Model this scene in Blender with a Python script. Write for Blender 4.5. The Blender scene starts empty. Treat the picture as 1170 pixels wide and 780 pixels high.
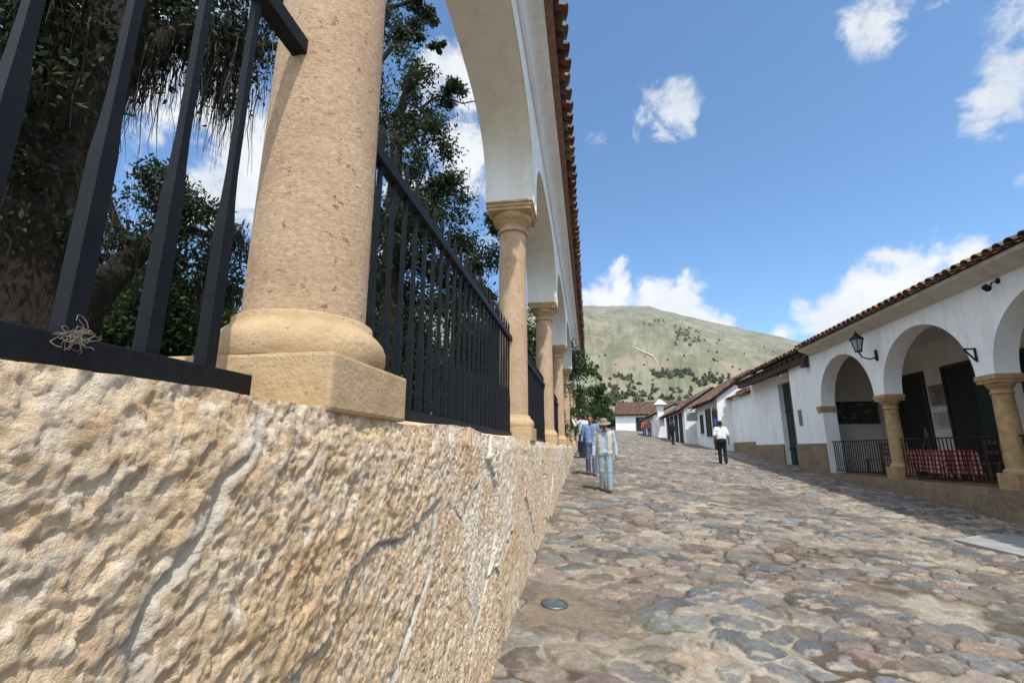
import bpy, math, random
import numpy as np
from mathutils import Vector, Matrix
R = math.radians
rng = np.random.default_rng(7)
random.seed(7)
scene = bpy.context.scene
HAZE = .00010
COL = scene.collection

# ------------------------------------------------------------------ camera model (eye is the origin)
F = 546.0; TH = R(12.755); PS = R(9.076)
def ray(u, v):
    x = (u-585)/F; y = (390-v)/F
    d = (x, math.cos(TH)-math.sin(TH)*y, math.sin(TH)+math.cos(TH)*y)
    c, s = math.cos(PS), math.sin(PS)
    return np.array([c*d[0]-s*d[1], s*d[0]+c*d[1], d[2]])
def zg(x, y):                                    # the sloping street
    return -1.58+.0645*y-.06*(x+.68)

# ------------------------------------------------------------------ helpers
def thing(name, label, cat, loc=(0,0,0), rz=0, group=None):
    o = bpy.data.objects.new(name, None); COL.objects.link(o)
    o.empty_display_size = .1
    o.location = loc; o.rotation_euler = (0,0,rz)
    o['label'] = label; o['category'] = cat
    if group: o['group'] = group
    return o
def tag(o, label=None, cat=None, group=None, kind=None):
    if label: o['label'] = label
    if cat: o['category'] = cat
    if group: o['group'] = group
    if kind: o['kind'] = kind
    return o
def copy_tree(o, parent=None):
    c = o.copy(); COL.objects.link(c)
    if parent: c.parent = parent
    for ch in list(o.children): copy_tree(ch, c)
    return c

class MB:
    """collects shapes, builds ONE mesh object"""
    def __init__(s): s.v=[]; s.f=[]; s.sm=[]; s.mi=[]; s.col=[]; s.cur=(.5,.5,.5); s.m=0; s.hascol=False
    def add(s, vs, fs, smooth=False):
        b=len(s.v); s.v+= [tuple(p) for p in vs]; s.col += [s.cur]*len(vs)
        for f in fs: s.f.append(tuple(i+b for i in f)); s.sm.append(smooth); s.mi.append(s.m)
    def box(s, a, b, bev=0.0):
        (x0,y0,z0),(x1,y1,z1)=a,b
        x0,x1=min(x0,x1),max(x0,x1); y0,y1=min(y0,y1),max(y0,y1); z0,z1=min(z0,z1),max(z0,z1)
        if bev<=0:
            vs=[(x0,y0,z0),(x1,y0,z0),(x1,y1,z0),(x0,y1,z0),(x0,y0,z1),(x1,y0,z1),(x1,y1,z1),(x0,y1,z1)]
            s.add(vs,[(3,2,1,0),(4,5,6,7),(0,1,5,4),(1,2,6,5),(2,3,7,6),(3,0,4,7)]); return
        import bmesh
        bm=bmesh.new(); bmesh.ops.create_cube(bm,size=1)
        for v in bm.verts: v.co=Vector(((x0+x1)/2+v.co.x*(x1-x0),(y0+y1)/2+v.co.y*(y1-y0),(z0+z1)/2+v.co.z*(z1-z0)))
        bmesh.ops.bevel(bm,geom=list(bm.edges),offset=min(bev,.45*min(x1-x0,y1-y0,z1-z0)),segments=2,affect='EDGES',profile=.6)
        bm.verts.index_update()
        s.add([v.co[:] for v in bm.verts],[[v.index for v in f.verts] for f in bm.faces]); bm.free()
    def lathe(s, prof, n=24, c=(0,0,0), smooth=True, jit=0, jrng=None):
        vs=[];fs=[]
        for (r,z) in prof:
            for k in range(n):
                a=2*math.pi*k/n; rr=r
                vs.append((c[0]+rr*math.cos(a),c[1]+rr*math.sin(a),c[2]+z))
        m=len(prof)
        for i in range(m-1):
            for k in range(n):
                k2=(k+1)%n
                fs.append((i*n+k,i*n+k2,(i+1)*n+k2,(i+1)*n+k))
        s.add(vs,fs,smooth)
        s.add(vs[:n],[tuple(range(n-1,-1,-1))]); s.add(vs[-n:],[tuple(range(n))])
    def tube(s, pts, r, n=8, cap=True, smooth=True):
        pts=[np.array(p,float) for p in pts]
        rs=r if hasattr(r,'__len__') else [r]*len(pts)
        vs=[];fs=[]; up=np.array([0,0,1.])
        prev=None
        for i,p in enumerate(pts):
            d=pts[min(i+1,len(pts)-1)]-pts[max(i-1,0)]; d=d/(np.linalg.norm(d)+1e-9)
            if prev is None:
                a=np.cross(d,up); 
                if np.linalg.norm(a)<.1: a=np.cross(d,np.array([1.,0,0]))
            else: a=prev-d*np.dot(prev,d)
            a/=np.linalg.norm(a)+1e-9; prev=a; b=np.cross(d,a)
            for k in range(n):
                t=2*math.pi*k/n; vs.append(tuple(p+rs[i]*(a*math.cos(t)+b*math.sin(t))))
        for i in range(len(pts)-1):
            for k in range(n):
                k2=(k+1)%n; fs.append((i*n+k,i*n+k2,(i+1)*n+k2,(i+1)*n+k))
        s.add(vs,fs,smooth)
        if cap:
            s.add(vs[:n],[tuple(range(n-1,-1,-1))]); s.add(vs[-n:],[tuple(range(n))])
    def bar(s, p0, p1, w, d=None, up=(0,0,1)):
        """rectangular bar between two points"""
        d = w if d is None else d
        p0=np.array(p0,float);p1=np.array(p1,float);t=p1-p0;t/=np.linalg.norm(t)
        a=np.cross(t,np.array(up,float))
        if np.linalg.norm(a)<.05: a=np.cross(t,np.array([0,1.,0]))
        a/=np.linalg.norm(a); b=np.cross(a,t)
        vs=[]
        for p in (p0,p1):
            for (i,j) in ((-1,-1),(1,-1),(1,1),(-1,1)): vs.append(tuple(p+a*i*w/2+b*j*d/2))
        s.add(vs,[(3,2,1,0),(4,5,6,7),(0,1,5,4),(1,2,6,5),(2,3,7,6),(3,0,4,7)])
    def prism(s, poly, axis, a, b):
        """extrude polygon given in the other two axes along axis from a to b"""
        n=len(poly); vs=[]
        for t in (a,b):
            for (p,q) in poly:
                vs.append({'x':(t,p,q),'y':(p,t,q),'z':(p,q,t)}[axis])
        fs=[tuple(range(n-1,-1,-1)),tuple(range(n,2*n))]
        for k in range(n):
            k2=(k+1)%n; fs.append((k,k2,n+k2,n+k))
        s.add(vs,fs)
    def build(s, name, mats, parent=None, loc=None, recalc=True):
        me=bpy.data.meshes.new(name); me.from_pydata(s.v,[],s.f)
        me.polygons.foreach_set('use_smooth',s.sm)
        if not isinstance(mats,(list,tuple)): mats=[mats]
        for m in mats: me.materials.append(m)
        me.polygons.foreach_set('material_index',s.mi)
        ca=me.color_attributes.new('Col','FLOAT_COLOR','POINT')
        c=np.ones((len(s.v),4),np.float32); c[:,:3]=np.array(s.col,np.float32).reshape(-1,3); ca.data.foreach_set('color',c.ravel())
        if recalc:
            import bmesh
            bm=bmesh.new(); bm.from_mesh(me); bmesh.ops.recalc_face_normals(bm,faces=bm.faces); bm.to_mesh(me); bm.free()
        me.update()
        o=bpy.data.objects.new(name,me); COL.objects.link(o)
        if parent: o.parent=parent
        if loc: o.location=loc
        return o

def np_mesh(name, V, Fq, mat, parent=None, col=None, smooth=True):
    me=bpy.data.meshes.new(name)
    V=np.asarray(V,np.float32); Fq=np.asarray(Fq,np.int32)
    me.vertices.add(len(V)); me.vertices.foreach_set('co',V.ravel())
    k=Fq.shape[1]
    me.loops.add(Fq.size); me.loops.foreach_set('vertex_index',Fq.ravel())
    me.polygons.add(len(Fq)); me.polygons.foreach_set('loop_start',np.arange(0,Fq.size,k,dtype=np.int32))
    me.polygons.foreach_set('use_smooth',np.full(len(Fq),smooth))
    if col is not None:
        ca=me.color_attributes.new('Col','FLOAT_COLOR','POINT')
        c=np.ones((len(V),4),np.float32); c[:,:col.shape[1]]=col; ca.data.foreach_set('color',c.ravel())
    me.materials.append(mat); me.update(calc_edges=True); me.validate()
    o=bpy.data.objects.new(name,me); COL.objects.link(o)
    if parent: o.parent=parent
    return o
def grid_faces(nr, nc, off=0):
    i=np.arange(nr-1)[:,None]; j=np.arange(nc-1)[None,:]
    a=(i*nc+j).ravel()+off
    return np.stack([a,a+1,a+nc+1,a+nc],1)

# numpy noise
def h2(ix,iy,seed=0.):
    s=np.sin(ix*127.1+iy*311.7+seed*74.7)*43758.5453
    return s-np.floor(s)
def vnoise(x,y,seed=0.):
    ix=np.floor(x);iy=np.floor(y);fx=x-ix;fy=y-iy
    fx=fx*fx*fx*(fx*(fx*6-15)+10);fy=fy*fy*fy*(fy*(fy*6-15)+10)
    a=h2(ix,iy,seed);b=h2(ix+1,iy,seed);c=h2(ix,iy+1,seed);d=h2(ix+1,iy+1,seed)
    return (a*(1-fx)+b*fx)*(1-fy)+(c*(1-fx)+d*fx)*fy
def fbm(x,y,o=4,seed=0.,gain=.5):
    t=0;a=1;n=0
    for i in range(o):
        t=t+a*vnoise(x,y,seed+i*3.1); n+=a; a*=gain
        x,y=(x*.8-y*.6)*2.03+5.2,(x*.6+y*.8)*2.03+1.3
    return t/n
def voro(x,y,cell,seed=0.,jit=.85,wt=.0,far=1):
    """returns distance to border, id hashes, offset to the centre"""
    X=x/cell;Y=y/cell;ix=np.floor(X);iy=np.floor(Y)
    d1=np.full(x.shape,9.);d2=np.full(x.shape,9.)
    cx=np.zeros(x.shape);cy=np.zeros(x.shape);ox=np.zeros(x.shape);oy=np.zeros(x.shape)
    for dx in range(-far,far+1):
        for dy in range(-far,far+1):
            gx=ix+dx;gy=iy+dy
            px=gx+.5+(h2(gx,gy,seed)-.5)*jit;py=gy+.5+(h2(gx,gy,seed+1)-.5)*jit
            w=1+wt*(h2(gx,gy,seed+2)-.5)*2
            d=np.hypot(X-px,Y-py)*w
            m=d<d1
            d2=np.where(m,d1,np.minimum(d2,d))
            cx=np.where(m,gx,cx);cy=np.where(m,gy,cy);ox=np.where(m,X-px,ox);oy=np.where(m,Y-py,oy)
            d1=np.where(m,d,d1)
    return (d2-d1)*.5*cell,cx,cy,ox*cell,oy*cell
def sst(a,b,x):
    t=np.clip((x-a)/(b-a),0,1); return t*t*(3-2*t)

# ------------------------------------------------------------------ materials
def newmat(name):
    m=bpy.data.materials.new(name); m.use_nodes=True
    nt=m.node_tree; b=nt.nodes['Principled BSDF']
    b.inputs['Specular IOR Level'].default_value=.3
    return m,nt,b
def noise(nt,scale,detail=5,rough=.6,vec=None,dist=0):
    n=nt.nodes.new('ShaderNodeTexNoise'); n.inputs['Scale'].default_value=scale; n.inputs['Detail'].default_value=detail
    n.inputs['Roughness'].default_value=rough; n.inputs['Distortion'].default_value=dist
    if vec is not None: nt.links.new(vec,n.inputs['Vector'])
    return n
def ramp(nt,fac,stops):
    r=nt.nodes.new('ShaderNodeValToRGB'); e=r.color_ramp.elements
    while len(e)<len(stops): e.new(.5)
    for k,(p,c) in enumerate(stops):
        e[k].position=p; e[k].color=(*c,1)
    nt.links.new(fac,r.inputs['Fac']); return r
def mix(nt,a,b,fac,mode='MIX'):
    m=nt.nodes.new('ShaderNodeMix'); m.data_type='RGBA'; m.blend_type=mode
    for sock,v in ((m.inputs['A'],a),(m.inputs['B'],b)):
        if hasattr(v,'links') or hasattr(v,'is_output'): nt.links.new(v,sock)
        else: sock.default_value=(*v,1)
    if hasattr(fac,'is_output'): nt.links.new(fac,m.inputs['Factor'])
    else: m.inputs['Factor'].default_value=fac
    return m.outputs['Result']
def objco(nt,scale=(1,1,1)):
    t=nt.nodes.new('ShaderNodeTexCoord'); mp=nt.nodes.new('ShaderNodeMapping'); mp.inputs['Scale'].default_value=scale
    nt.links.new(t.outputs['Object'],mp.inputs['Vector']); return mp.outputs['Vector']
def bump(nt,b,h,strength=.3,dist=.02):
    bp=nt.nodes.new('ShaderNodeBump'); bp.inputs['Strength'].default_value=strength; bp.inputs['Distance'].default_value=dist
    nt.links.new(h,bp.inputs['Height']); nt.links.new(bp.outputs['Normal'],b.inputs['Normal'])
def simple(name,c,var=.15,scale=8,rough=.7,bstr=.15,bdist=.01,metal=0,spec=.3,sc=(1,1,1)):
    m,nt,b=newmat(name); v=objco(nt,sc)
    n=noise(nt,scale,6,.65,v)
    lo=tuple(x*(1-var) for x in c);hi=tuple(min(1,x*(1+var)) for x in c)
    r=ramp(nt,n.outputs['Fac'],[(.3,lo),(.7,hi)])
    nt.links.new(r.outputs['Color'],b.inputs['Base Color'])
    b.inputs['Roughness'].default_value=rough; b.inputs['Metallic'].default_value=metal; b.inputs['Specular IOR Level'].default_value=spec
    if bstr: 
        n2=noise(nt,scale*4,5,.6,v); bump(nt,b,n2.outputs['Fac'],bstr,bdist)
    return m
def attr_mat(name,rough=.85,var=.2,scale=30,bstr=.3,bdist=.01,spec=.25):
    m,nt,b=newmat(name); v=objco(nt)
    a=nt.nodes.new('ShaderNodeAttribute'); a.attribute_name='Col'
    n=noise(nt,scale,6,.7,v)
    r=ramp(nt,n.outputs['Fac'],[(.25,(1-var,)*3),(.75,(1+var,)*3)])
    c=mix(nt,a.outputs['Color'],r.outputs['Color'],1,'MULTIPLY')
    nt.links.new(c,b.inputs['Base Color']); b.inputs['Roughness'].default_value=rough; b.inputs['Specular IOR Level'].default_value=spec
    n2=noise(nt,scale*2.5,6,.7,v); bump(nt,b,n2.outputs['Fac'],bstr,bdist)
    return m
def leaf_mat(name,trans=.35):
    m,nt,b=newmat(name)
    a=nt.nodes.new('ShaderNodeAttribute'); a.attribute_name='Col'
    nt.links.new(a.outputs['Color'],b.inputs['Base Color']); b.inputs['Roughness'].default_value=.6
    t=nt.nodes.new('ShaderNodeBsdfTranslucent'); nt.links.new(a.outputs['Color'],t.inputs['Color'])
    mx=nt.nodes.new('ShaderNodeMixShader'); mx.inputs['Fac'].default_value=trans
    nt.links.new(b.outputs['BSDF'],mx.inputs[1]); nt.links.new(t.outputs['BSDF'],mx.inputs[2])
    nt.links.new(mx.outputs['Shader'],nt.nodes['Material Output'].inputs['Surface'])
    return m

def stucco(name,c=(.80,.80,.79),stain=(.62,.60,.55)):
    m,nt,b=newmat(name); v=objco(nt); vz=objco(nt,(1.2,1.2,.22))
    n=noise(nt,1.6,8,.72,v); n1=noise(nt,2.5,7,.75,vz)
    r=ramp(nt,n.outputs['Fac'],[(.30,tuple(x*.90 for x in c)),(.6,c)])
    r2=ramp(nt,n1.outputs['Fac'],[(.48,(0,0,0)),(.70,(.7,.7,.7))])
    col=mix(nt,r.outputs['Color'],stain,r2.outputs['Color'])
    nt.links.new(col,b.inputs['Base Color']); b.inputs['Roughness'].default_value=.9
    n2=noise(nt,14,6,.6,v); bump(nt,b,n2.outputs['Fac'],.25,.02)
    return m

M={}
M['stucco']=stucco('white_limewash')
M['stucco2']=stucco('white_limewash_house',(.80,.81,.82),(.56,.54,.49))
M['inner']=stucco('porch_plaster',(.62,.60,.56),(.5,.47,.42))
M['iron']=simple('black_iron_paint',(.0045,.0062,.0095),.4,25,.55,.25,.004,spec=.2)
def worn_iron():
    m=M['iron']; nt=m.node_tree; b=nt.nodes['Principled BSDF']; old=b.inputs['Base Color'].links[0].from_socket
    v=objco(nt,(1,1,.5)); n=noise(nt,16,7,.75,v); r=ramp(nt,n.outputs['Fac'],[(.60,(0,0,0)),(.68,(1,1,1))])
    c=mix(nt,old,(.045,.026,.016),r.outputs['Color']); nt.links.new(c,b.inputs['Base Color'])
worn_iron()
M['wood']=simple('brown_wood',(.20,.095,.04),.35,9,.55,.2,.004,sc=(1,1,6))
M['darkwood']=simple('dark_old_wood',(.045,.032,.024),.4,10,.7,.3,.006,sc=(6,6,1))
M['greendoor']=simple('dark_green_door_paint',(.007,.016,.016),.25,7,.5,.1,.003)
M['dark']=simple('dark_interior',(.016,.016,.016),.4,3,.8,0)
M['tile']=attr_mat('terracotta_tile',.85,.35,14,.4,.012)
M['tilebed']=simple('roof_mortar',(.23,.13,.09),.3,8,.9,.3)
M['plinthstone']=None
M['cornice']=simple('grey_lime_cornice',(.50,.47,.41),.14,5,.9,.3,.01)

def stone_column_mat():
    m,nt,b=newmat('chiselled_sandstone'); v=objco(nt); vh=objco(nt,(24,24,44))
    n=noise(nt,3.2,7,.65,v); r=ramp(nt,n.outputs['Fac'],[(.28,(.39,.265,.175)),(.5,(.495,.355,.24)),(.72,(.575,.435,.315))])
    n2=noise(nt,1.0,6,.75,vh,.4)                       # horizontal chisel marks
    n3=noise(nt,21,5,.62,v)
    pit=ramp(nt,n3.outputs['Fac'],[(.30,(1,1,1)),(.37,(0,0,0))])
    c=mix(nt,r.outputs['Color'],(.30,.18,.11),pit.outputs['Color'])
    n5=noise(nt,58,4,.6,v); pit2=ramp(nt,n5.outputs['Fac'],[(.32,(.75,.75,.75)),(.38,(0,0,0))]); c=mix(nt,c,(.29,.175,.105),pit2.outputs['Color'])
    n4=noise(nt,60,4,.7,v); r4=ramp(nt,n4.outputs['Fac'],[(.3,(.78,.76,.74)),(.7,(1.15,1.15,1.15))])
    c=mix(nt,c,r4.outputs['Color'],1,'MULTIPLY')
    nt.links.new(c,b.inputs['Base Color']); b.inputs['Roughness'].default_value=.92; b.inputs['Specular IOR Level'].default_value=.15
    mth=nt.nodes.new('ShaderNodeMath'); mth.operation='MULTIPLY_ADD'; nt.links.new(pit.outputs['Color'],mth.inputs[0]); mth.inputs[1].default_value=-.6
    nt.links.new(n2.outputs['Fac'],mth.inputs[2])
    bump(nt,b,mth.outputs[0],.6,.011)
    return m
M['column']=stone_column_mat()
def smooth_stone():
    m,nt,b=newmat('dressed_sandstone'); v=objco(nt)
    n=noise(nt,4,7,.65,v); r=ramp(nt,n.outputs['Fac'],[(.28,(.36,.24,.135)),(.5,(.49,.345,.205)),(.72,(.58,.44,.29))])
    n3=noise(nt,55,4,.65,v); pit=ramp(nt,n3.outputs['Fac'],[(.30,(1,1,1)),(.36,(0,0,0))])
    c=mix(nt,r.outputs['Color'],(.25,.15,.08),pit.outputs['Color'])
    nt.links.new(c,b.inputs['Base Color']); b.inputs['Roughness'].default_value=.9; b.inputs['Specular IOR Level'].default_value=.15
    n4=noise(nt,14,8,.72,v); bump(nt,b,n4.outputs['Fac'],.65,.026)
    return m
M['dressed']=smooth_stone()
M['rightstone']=simple('brown_sandstone',(.36,.235,.125),.3,5,.9,.5,.02)
def masonry(name,ca,cb,mort,scale=(1,1,1),bw=.42,rh=.21):
    m,nt,b=newmat(name)
    t=nt.nodes.new('ShaderNodeTexCoord'); sp=nt.nodes.new('ShaderNodeSeparateXYZ'); nt.links.new(t.outputs['Object'],sp.inputs[0])
    ad=nt.nodes.new('ShaderNodeMath'); ad.operation='ADD'; nt.links.new(sp.outputs['X'],ad.inputs[0]); nt.links.new(sp.outputs['Y'],ad.inputs[1])
    cb_=nt.nodes.new('ShaderNodeCombineXYZ'); nt.links.new(ad.outputs[0],cb_.inputs['X']); nt.links.new(sp.outputs['Z'],cb_.inputs['Y'])
    nz=noise(nt,3,3,.5,t.outputs['Object']); mv=nt.nodes.new('ShaderNodeVectorMath'); mv.operation='MULTIPLY_ADD'
    nt.links.new(nz.outputs['Color'],mv.inputs[0]); mv.inputs[1].default_value=(.34,.26,0); nt.links.new(cb_.outputs[0],mv.inputs[2])
    br=nt.nodes.new('ShaderNodeTexBrick'); nt.links.new(mv.outputs[0],br.inputs['Vector'])
    br.inputs['Color1'].default_value=(*ca,1); br.inputs['Color2'].default_value=(*cb,1); br.inputs['Mortar'].default_value=(*mort,1)
    br.inputs['Scale'].default_value=1; br.inputs['Brick Width'].default_value=bw; br.inputs['Row Height'].default_value=rh; br.inputs['Mortar Size'].default_value=.012; br.inputs['Bias'].default_value=0
    br.inputs['Mortar Smooth'].default_value=.4
    n=noise(nt,9,6,.7,t.outputs['Object']); r=ramp(nt,n.outputs['Fac'],[(.3,(.7,.7,.7)),(.7,(1.2,1.2,1.2))])
    c=mix(nt,br.outputs['Color'],r.outputs['Color'],1,'MULTIPLY'); nt.links.new(c,b.inputs['Base Color'])
    b.inputs['Roughness'].default_value=.92
    bump(nt,b,n.outputs['Fac'],.7,.03)
    return m
M['plinthstone']=masonry('rubble_plinth',(.26,.185,.12),(.20,.145,.10),(.25,.20,.15),bw=.5,rh=.27)
M['street']=attr_mat('cobbled_street',.75,.32,30,.6,.012,.25)
M['bigwall']=attr_mat('rough_hewn_stone',.95,.24,34,.75,.016,.12)
M['leaf']=leaf_mat('leaves'); M['moss']=leaf_mat('hanging_moss',.2)
M['bark']=simple('bark',(.022,.017,.012),.4,9,.95,.8,.04,sc=(1,1,.3))
M['hill']=attr_mat('dry_grass_hill',.95,.16,.05,.6,3,.05)
M['skin']=simple('skin',(.30,.15,.09),.08,20,.55,0)
M['eye']=simple('dark_eye',(.02,.015,.012),.1,20,.3,0)
def cloth(n,c): return simple(n,c,.12,18,.85,.25,.006)
M['hair']=simple('black_hair',(.012,.010,.009),.3,60,.5,.3,.004)

# ------------------------------------------------------------------ street (cobbles modelled into the mesh)
PAL=np.array([(.26,.22,.175),(.235,.195,.16),(.215,.185,.17),(.19,.165,.155),(.195,.155,.14),(.155,.160,.168),(.115,.130,.150),(.28,.25,.21),(.185,.175,.16),(.24,.205,.175),(.14,.122,.11),(.21,.20,.185),(.24,.225,.205),(.135,.148,.16),(.17,.17,.172),(.18,.15,.15)])
def cobble(x,y,detail=True):
    wx=x+(fbm(x*2.3,y*2.3,3,5)-.5)*.18+(vnoise(x*9,y*9,8)-.5)*.045
    wy=y+(fbm(x*2.3,y*2.3,3,15)-.5)*.18+(vnoise(x*9,y*9,18)-.5)*.045
    ang=.30; ca,sa=math.cos(ang),math.sin(ang)
    rx=(wx*ca+wy*sa)*.92; ry=(-wx*sa+wy*ca)*1.38
    e,cx,cy,ox,oy=voro(rx,ry,.30,3.,1.0,.34,2)
    hid=h2(cx,cy,21.); h3=h2(cx,cy,33.); h4=h2(cx,cy,41.)
    gw=.004+.026*sst(.45,.75,fbm(x*.9,y*.9,3,61))+.010*h4
    e=e+(fbm(x*15,y*15,4,65,.6)-.5)*.030
    top=sst(gw*.4,gw+.014,e)
    dome=1-((ox/.18)**2+(oy/.18)**2)*.13
    lift=(h3-.45)*.026
    tilt=(h2(cx,cy,51.)-.5)*ox*.16+(h2(cx,cy,52.)-.5)*oy*.16
    rough=(fbm(x*13,y*13,5,71,.62)-.5)*.022
    chip=np.abs(fbm(x*7,y*11,4,75,.6)-.5)*.03
    hgt=top*(.030*np.clip(dome,.2,1)+lift*.8+tilt-chip*1.25)+rough*(.45+.55*top)+(fbm(x*.6,y*.6,2,81)-.5)*.06
    sand=np.maximum(.8*sst(.62,.76,fbm(x*.55+3,y*.55,4,91)),.9*np.exp(-((x+.1)/.42)**2-((y-4.3)/.75)**2))
    hgt=hgt-sand*top*.016
    c=PAL[(hid*len(PAL)).astype(int)%len(PAL)]*np.array((.95,.895,.835))
    c=c*(.62+.62*h4[...,None])
    n=fbm(x*7,y*7,5,101,.65)[...,None]
    fn=fbm(x*24,y*30,4,105,.65)[...,None]
    c=c*(.50+.75*n+.30*fn)
    vein=sst(.58,.72,fbm(x*5+y*2,y*9-x*3,5,131,.65))[...,None]
    c=c*(1-.5*vein)+np.array((.42,.355,.28))*.5*vein
    g=np.array((.30,.26,.205))*(.55+.8*fbm(x*12,y*12,4,111,.65)[...,None])
    brown=sst(.44,.58,fbm(x*1.1+7,y*1.1,4,121)+.10*np.exp(-((x-1.0)/1.6)**2))[...,None]
    g=g*(1-brown)+np.array((.085,.062,.043))*brown*(.6+.8*n)
    nj=(1-sst(.008,.022,gw))[...,None]*.8
    g=g*(1-nj)+np.array((.075,.057,.042))*nj*(.6+.8*n)
    mx=np.exp(-((x-2.2)/1.3)**2)
    moss=(sst(.66-.10*mx,.76-.08*mx,fbm(x*1.9,y*1.9,4,141))*(1-sst(0,gw*1.2,e)))[...,None]
    mg=np.array((.055,.07,.025))*(.5+1.0*fbm(x*30,y*30,3,145)[...,None])
    g=g*(1-moss*.8)+mg*moss*.8
    m=sst(gw*.55,gw*.55+.007,e)[...,None]
    dust=(.22*sst(.46,.66,fbm(x*3.3,y*3.3,5,161,.62)))[...,None]*np.ones_like(m)
    m2=m*(1-np.maximum(sand[...,None]*.75,dust))
    col=c*m2+g*(1-m2)
    ml=np.exp(-(((x+.30)/.40)**2+((y-4.42)/.62)**2)**2)*sst(.30,.50,fbm(x*3+2,y*3,3,171)+.25*np.exp(-((x+.35)**2+(y-4.51)**2)/.06))
    hgt=hgt*(1-ml)+.010*ml+ml*(fbm(x*14,y*14,3,173)-.5)*.010
    col=col*(1-ml[...,None])+np.array((.185,.145,.105))*(.75+.5*fn)*ml[...,None]
    return hgt,col
def street_patch(x0,x1,y0,y1,dx,dy):
    nx=int(round((x1-x0)/dx))+1; ny=int(round((y1-y0)/dy))+1
    xs=np.linspace(x0,x1,nx); ys=np.linspace(y0,y1,ny)
    X,Y=np.meshgrid(xs,ys)
    H,C=cobble(X.ravel(),Y.ravel())
    Z=zg(X.ravel(),Y.ravel())+H
    return np.stack([X.ravel(),Y.ravel(),Z],1),grid_faces(ny,nx),C
V=[];Fs=[];Cs=[];off=0
for args in [(-1.0,5.2,1.6,4.4,.0085,.0085),(5.2,9.0,1.6,4.4,.05,.05),(-1.0,6.6,4.4,7.6,.0115,.0115),(6.6,9.0,4.4,7.6,.03,.03),(-1.0,9.0,7.6,13.5,.02,.024),(-1.0,9.0,13.5,26,.03,.05),(-1.0,10.0,26,84,.07,.14),(-1.0,9.0,-6,1.6,.1,.1)]:
    v,f,c=street_patch(*args); V.append(v);Fs.append(f+off);Cs.append(c);off+=len(v)
st=np_mesh('street',np.concatenate(V),np.concatenate(Fs),M['street'],col=np.concatenate(Cs)); tag(st,'cobbled street of tan, pink and blue grey stones running uphill','street',kind='structure')

# ------------------------------------------------------------------ terrain and hill
AZ=np.array([-180,-90,-60,-20,-.1,7.4,13.1,18.4,21.9,30,45,60,90,180.])
EL=np.array([3,6,12,16.3,16.85,16.3,14.3,12.5,11.2,8,5,4,3,3.])
RH=950.
def terr(x,y):
    x=np.asarray(x,float);y=np.asarray(y,float)
    r=np.hypot(x,y); az=np.degrees(np.arctan2(x,y))
    H=RH*np.tan(np.radians(np.interp(az,AZ,EL)))
    base=zg(np.clip(x,-2,9),np.clip(y,-10,84))-.22
    t=np.clip((r-110)/(RH-110),0,1)
    prof=t**1.12*.55+.45*t**.8
    n=(fbm(az*.16+9,r*.006,5,201)-.5)*40*t*(1-t)*2 + (fbm(az*.9,r*.004,4,221)-.5)*8*np.minimum(t*3,1)*(1-t*.6)
    z=base+(H-base)*prof+n
    z=np.where(r>RH,np.maximum(z-(r-RH)*.35,-3.0),z)
    return z
rs=np.concatenate([np.linspace(0.5,100,30),np.geomspace(108,1500,300)])
azs=np.concatenate([np.arange(-180,-30,3.),np.arange(-30,-3,.5),np.arange(-3,26,.09),np.arange(26,45,.5),np.arange(45,180.1,3.)])
A,Rr=np.meshgrid(np.radians(azs),rs)
X=(Rr*np.sin(A)).ravel();Y=(Rr*np.cos(A)).ravel();Z=terr(X,Y)
azd=np.degrees(A).ravel();rr=Rr.ravel()
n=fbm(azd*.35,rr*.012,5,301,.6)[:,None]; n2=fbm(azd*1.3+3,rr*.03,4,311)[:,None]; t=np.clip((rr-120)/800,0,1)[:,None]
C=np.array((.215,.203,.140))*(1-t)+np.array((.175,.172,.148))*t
C=C*(.75+.5*n)
g=sst(.50,.66,n2); C=C*(1-g*.4)+np.array((.13,.145,.085))*g*.4
b2=sst(.54,.66,fbm(azd*.28+50,rr*.009,5,331,.6))[:,None]*.5; C=C*(1-b2)+np.array((.115,.115,.080))*b2; q2=sst(.52,.62,fbm(azd*2.6+11,rr*.07,4,341,.6))[:,None]*.35; C=C*(1-q2)+np.array((.095,.11,.06))*q2; d=sst(.58,.70,fbm(azd*.5+30,rr*.02,4,321,.6))[:,None]*.6; C=C*(1-d)+np.array((.27,.215,.16))*d
o=np_mesh('hill',np.stack([X,Y,Z],1),grid_faces(len(rs),len(azs)),M['hill'],col=C); tag(o,'broad dry grassy hill rising behind the town','hill',kind='structure')
def hit_hill(u,v,start=115):
    d=ray(u,v); d=d/np.hypot(d[0],d[1]); r=start
    while r<RH:
        if float(terr(d[0]*r,d[1]*r))>=d[2]*r: return np.array([d[0]*r,d[1]*r,d[2]*r])
        r+=1.0
    return None
# pale dirt track up the hill
trk=MB()
pts=[hit_hill(u,v) for u,v in [(726,399),(733,402),(740,405),(746,408),(749,412),(751,416)]]
pts=[p for p in pts if p is not None]
w=.6
for a,b in zip(pts,pts[1:]):
    dd=np.array([b[0]-a[0],b[1]-a[1]]);dd/=np.linalg.norm(dd)+1e-9
    nn=np.array([.15,1.0]); nn/=np.linalg.norm(nn)
    q=[]
    for p,s in ((a,-1),(b,-1),(b,1),(a,1)):
        xx,yy=p[0]+nn[0]*s*w*2,p[1]+nn[1]*s*w*2
        q.append((xx,yy,float(terr(xx,yy))+.7))
    trk.add(q,[(0,1,2,3)])
M['dirt']=simple('pale_dirt',(.46,.38,.28),.15,.3,.95,0)
tag(trk.build('dirt_track',M['dirt'],recalc=False),'pale dirt track climbing the hill','track',kind='structure')

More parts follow.
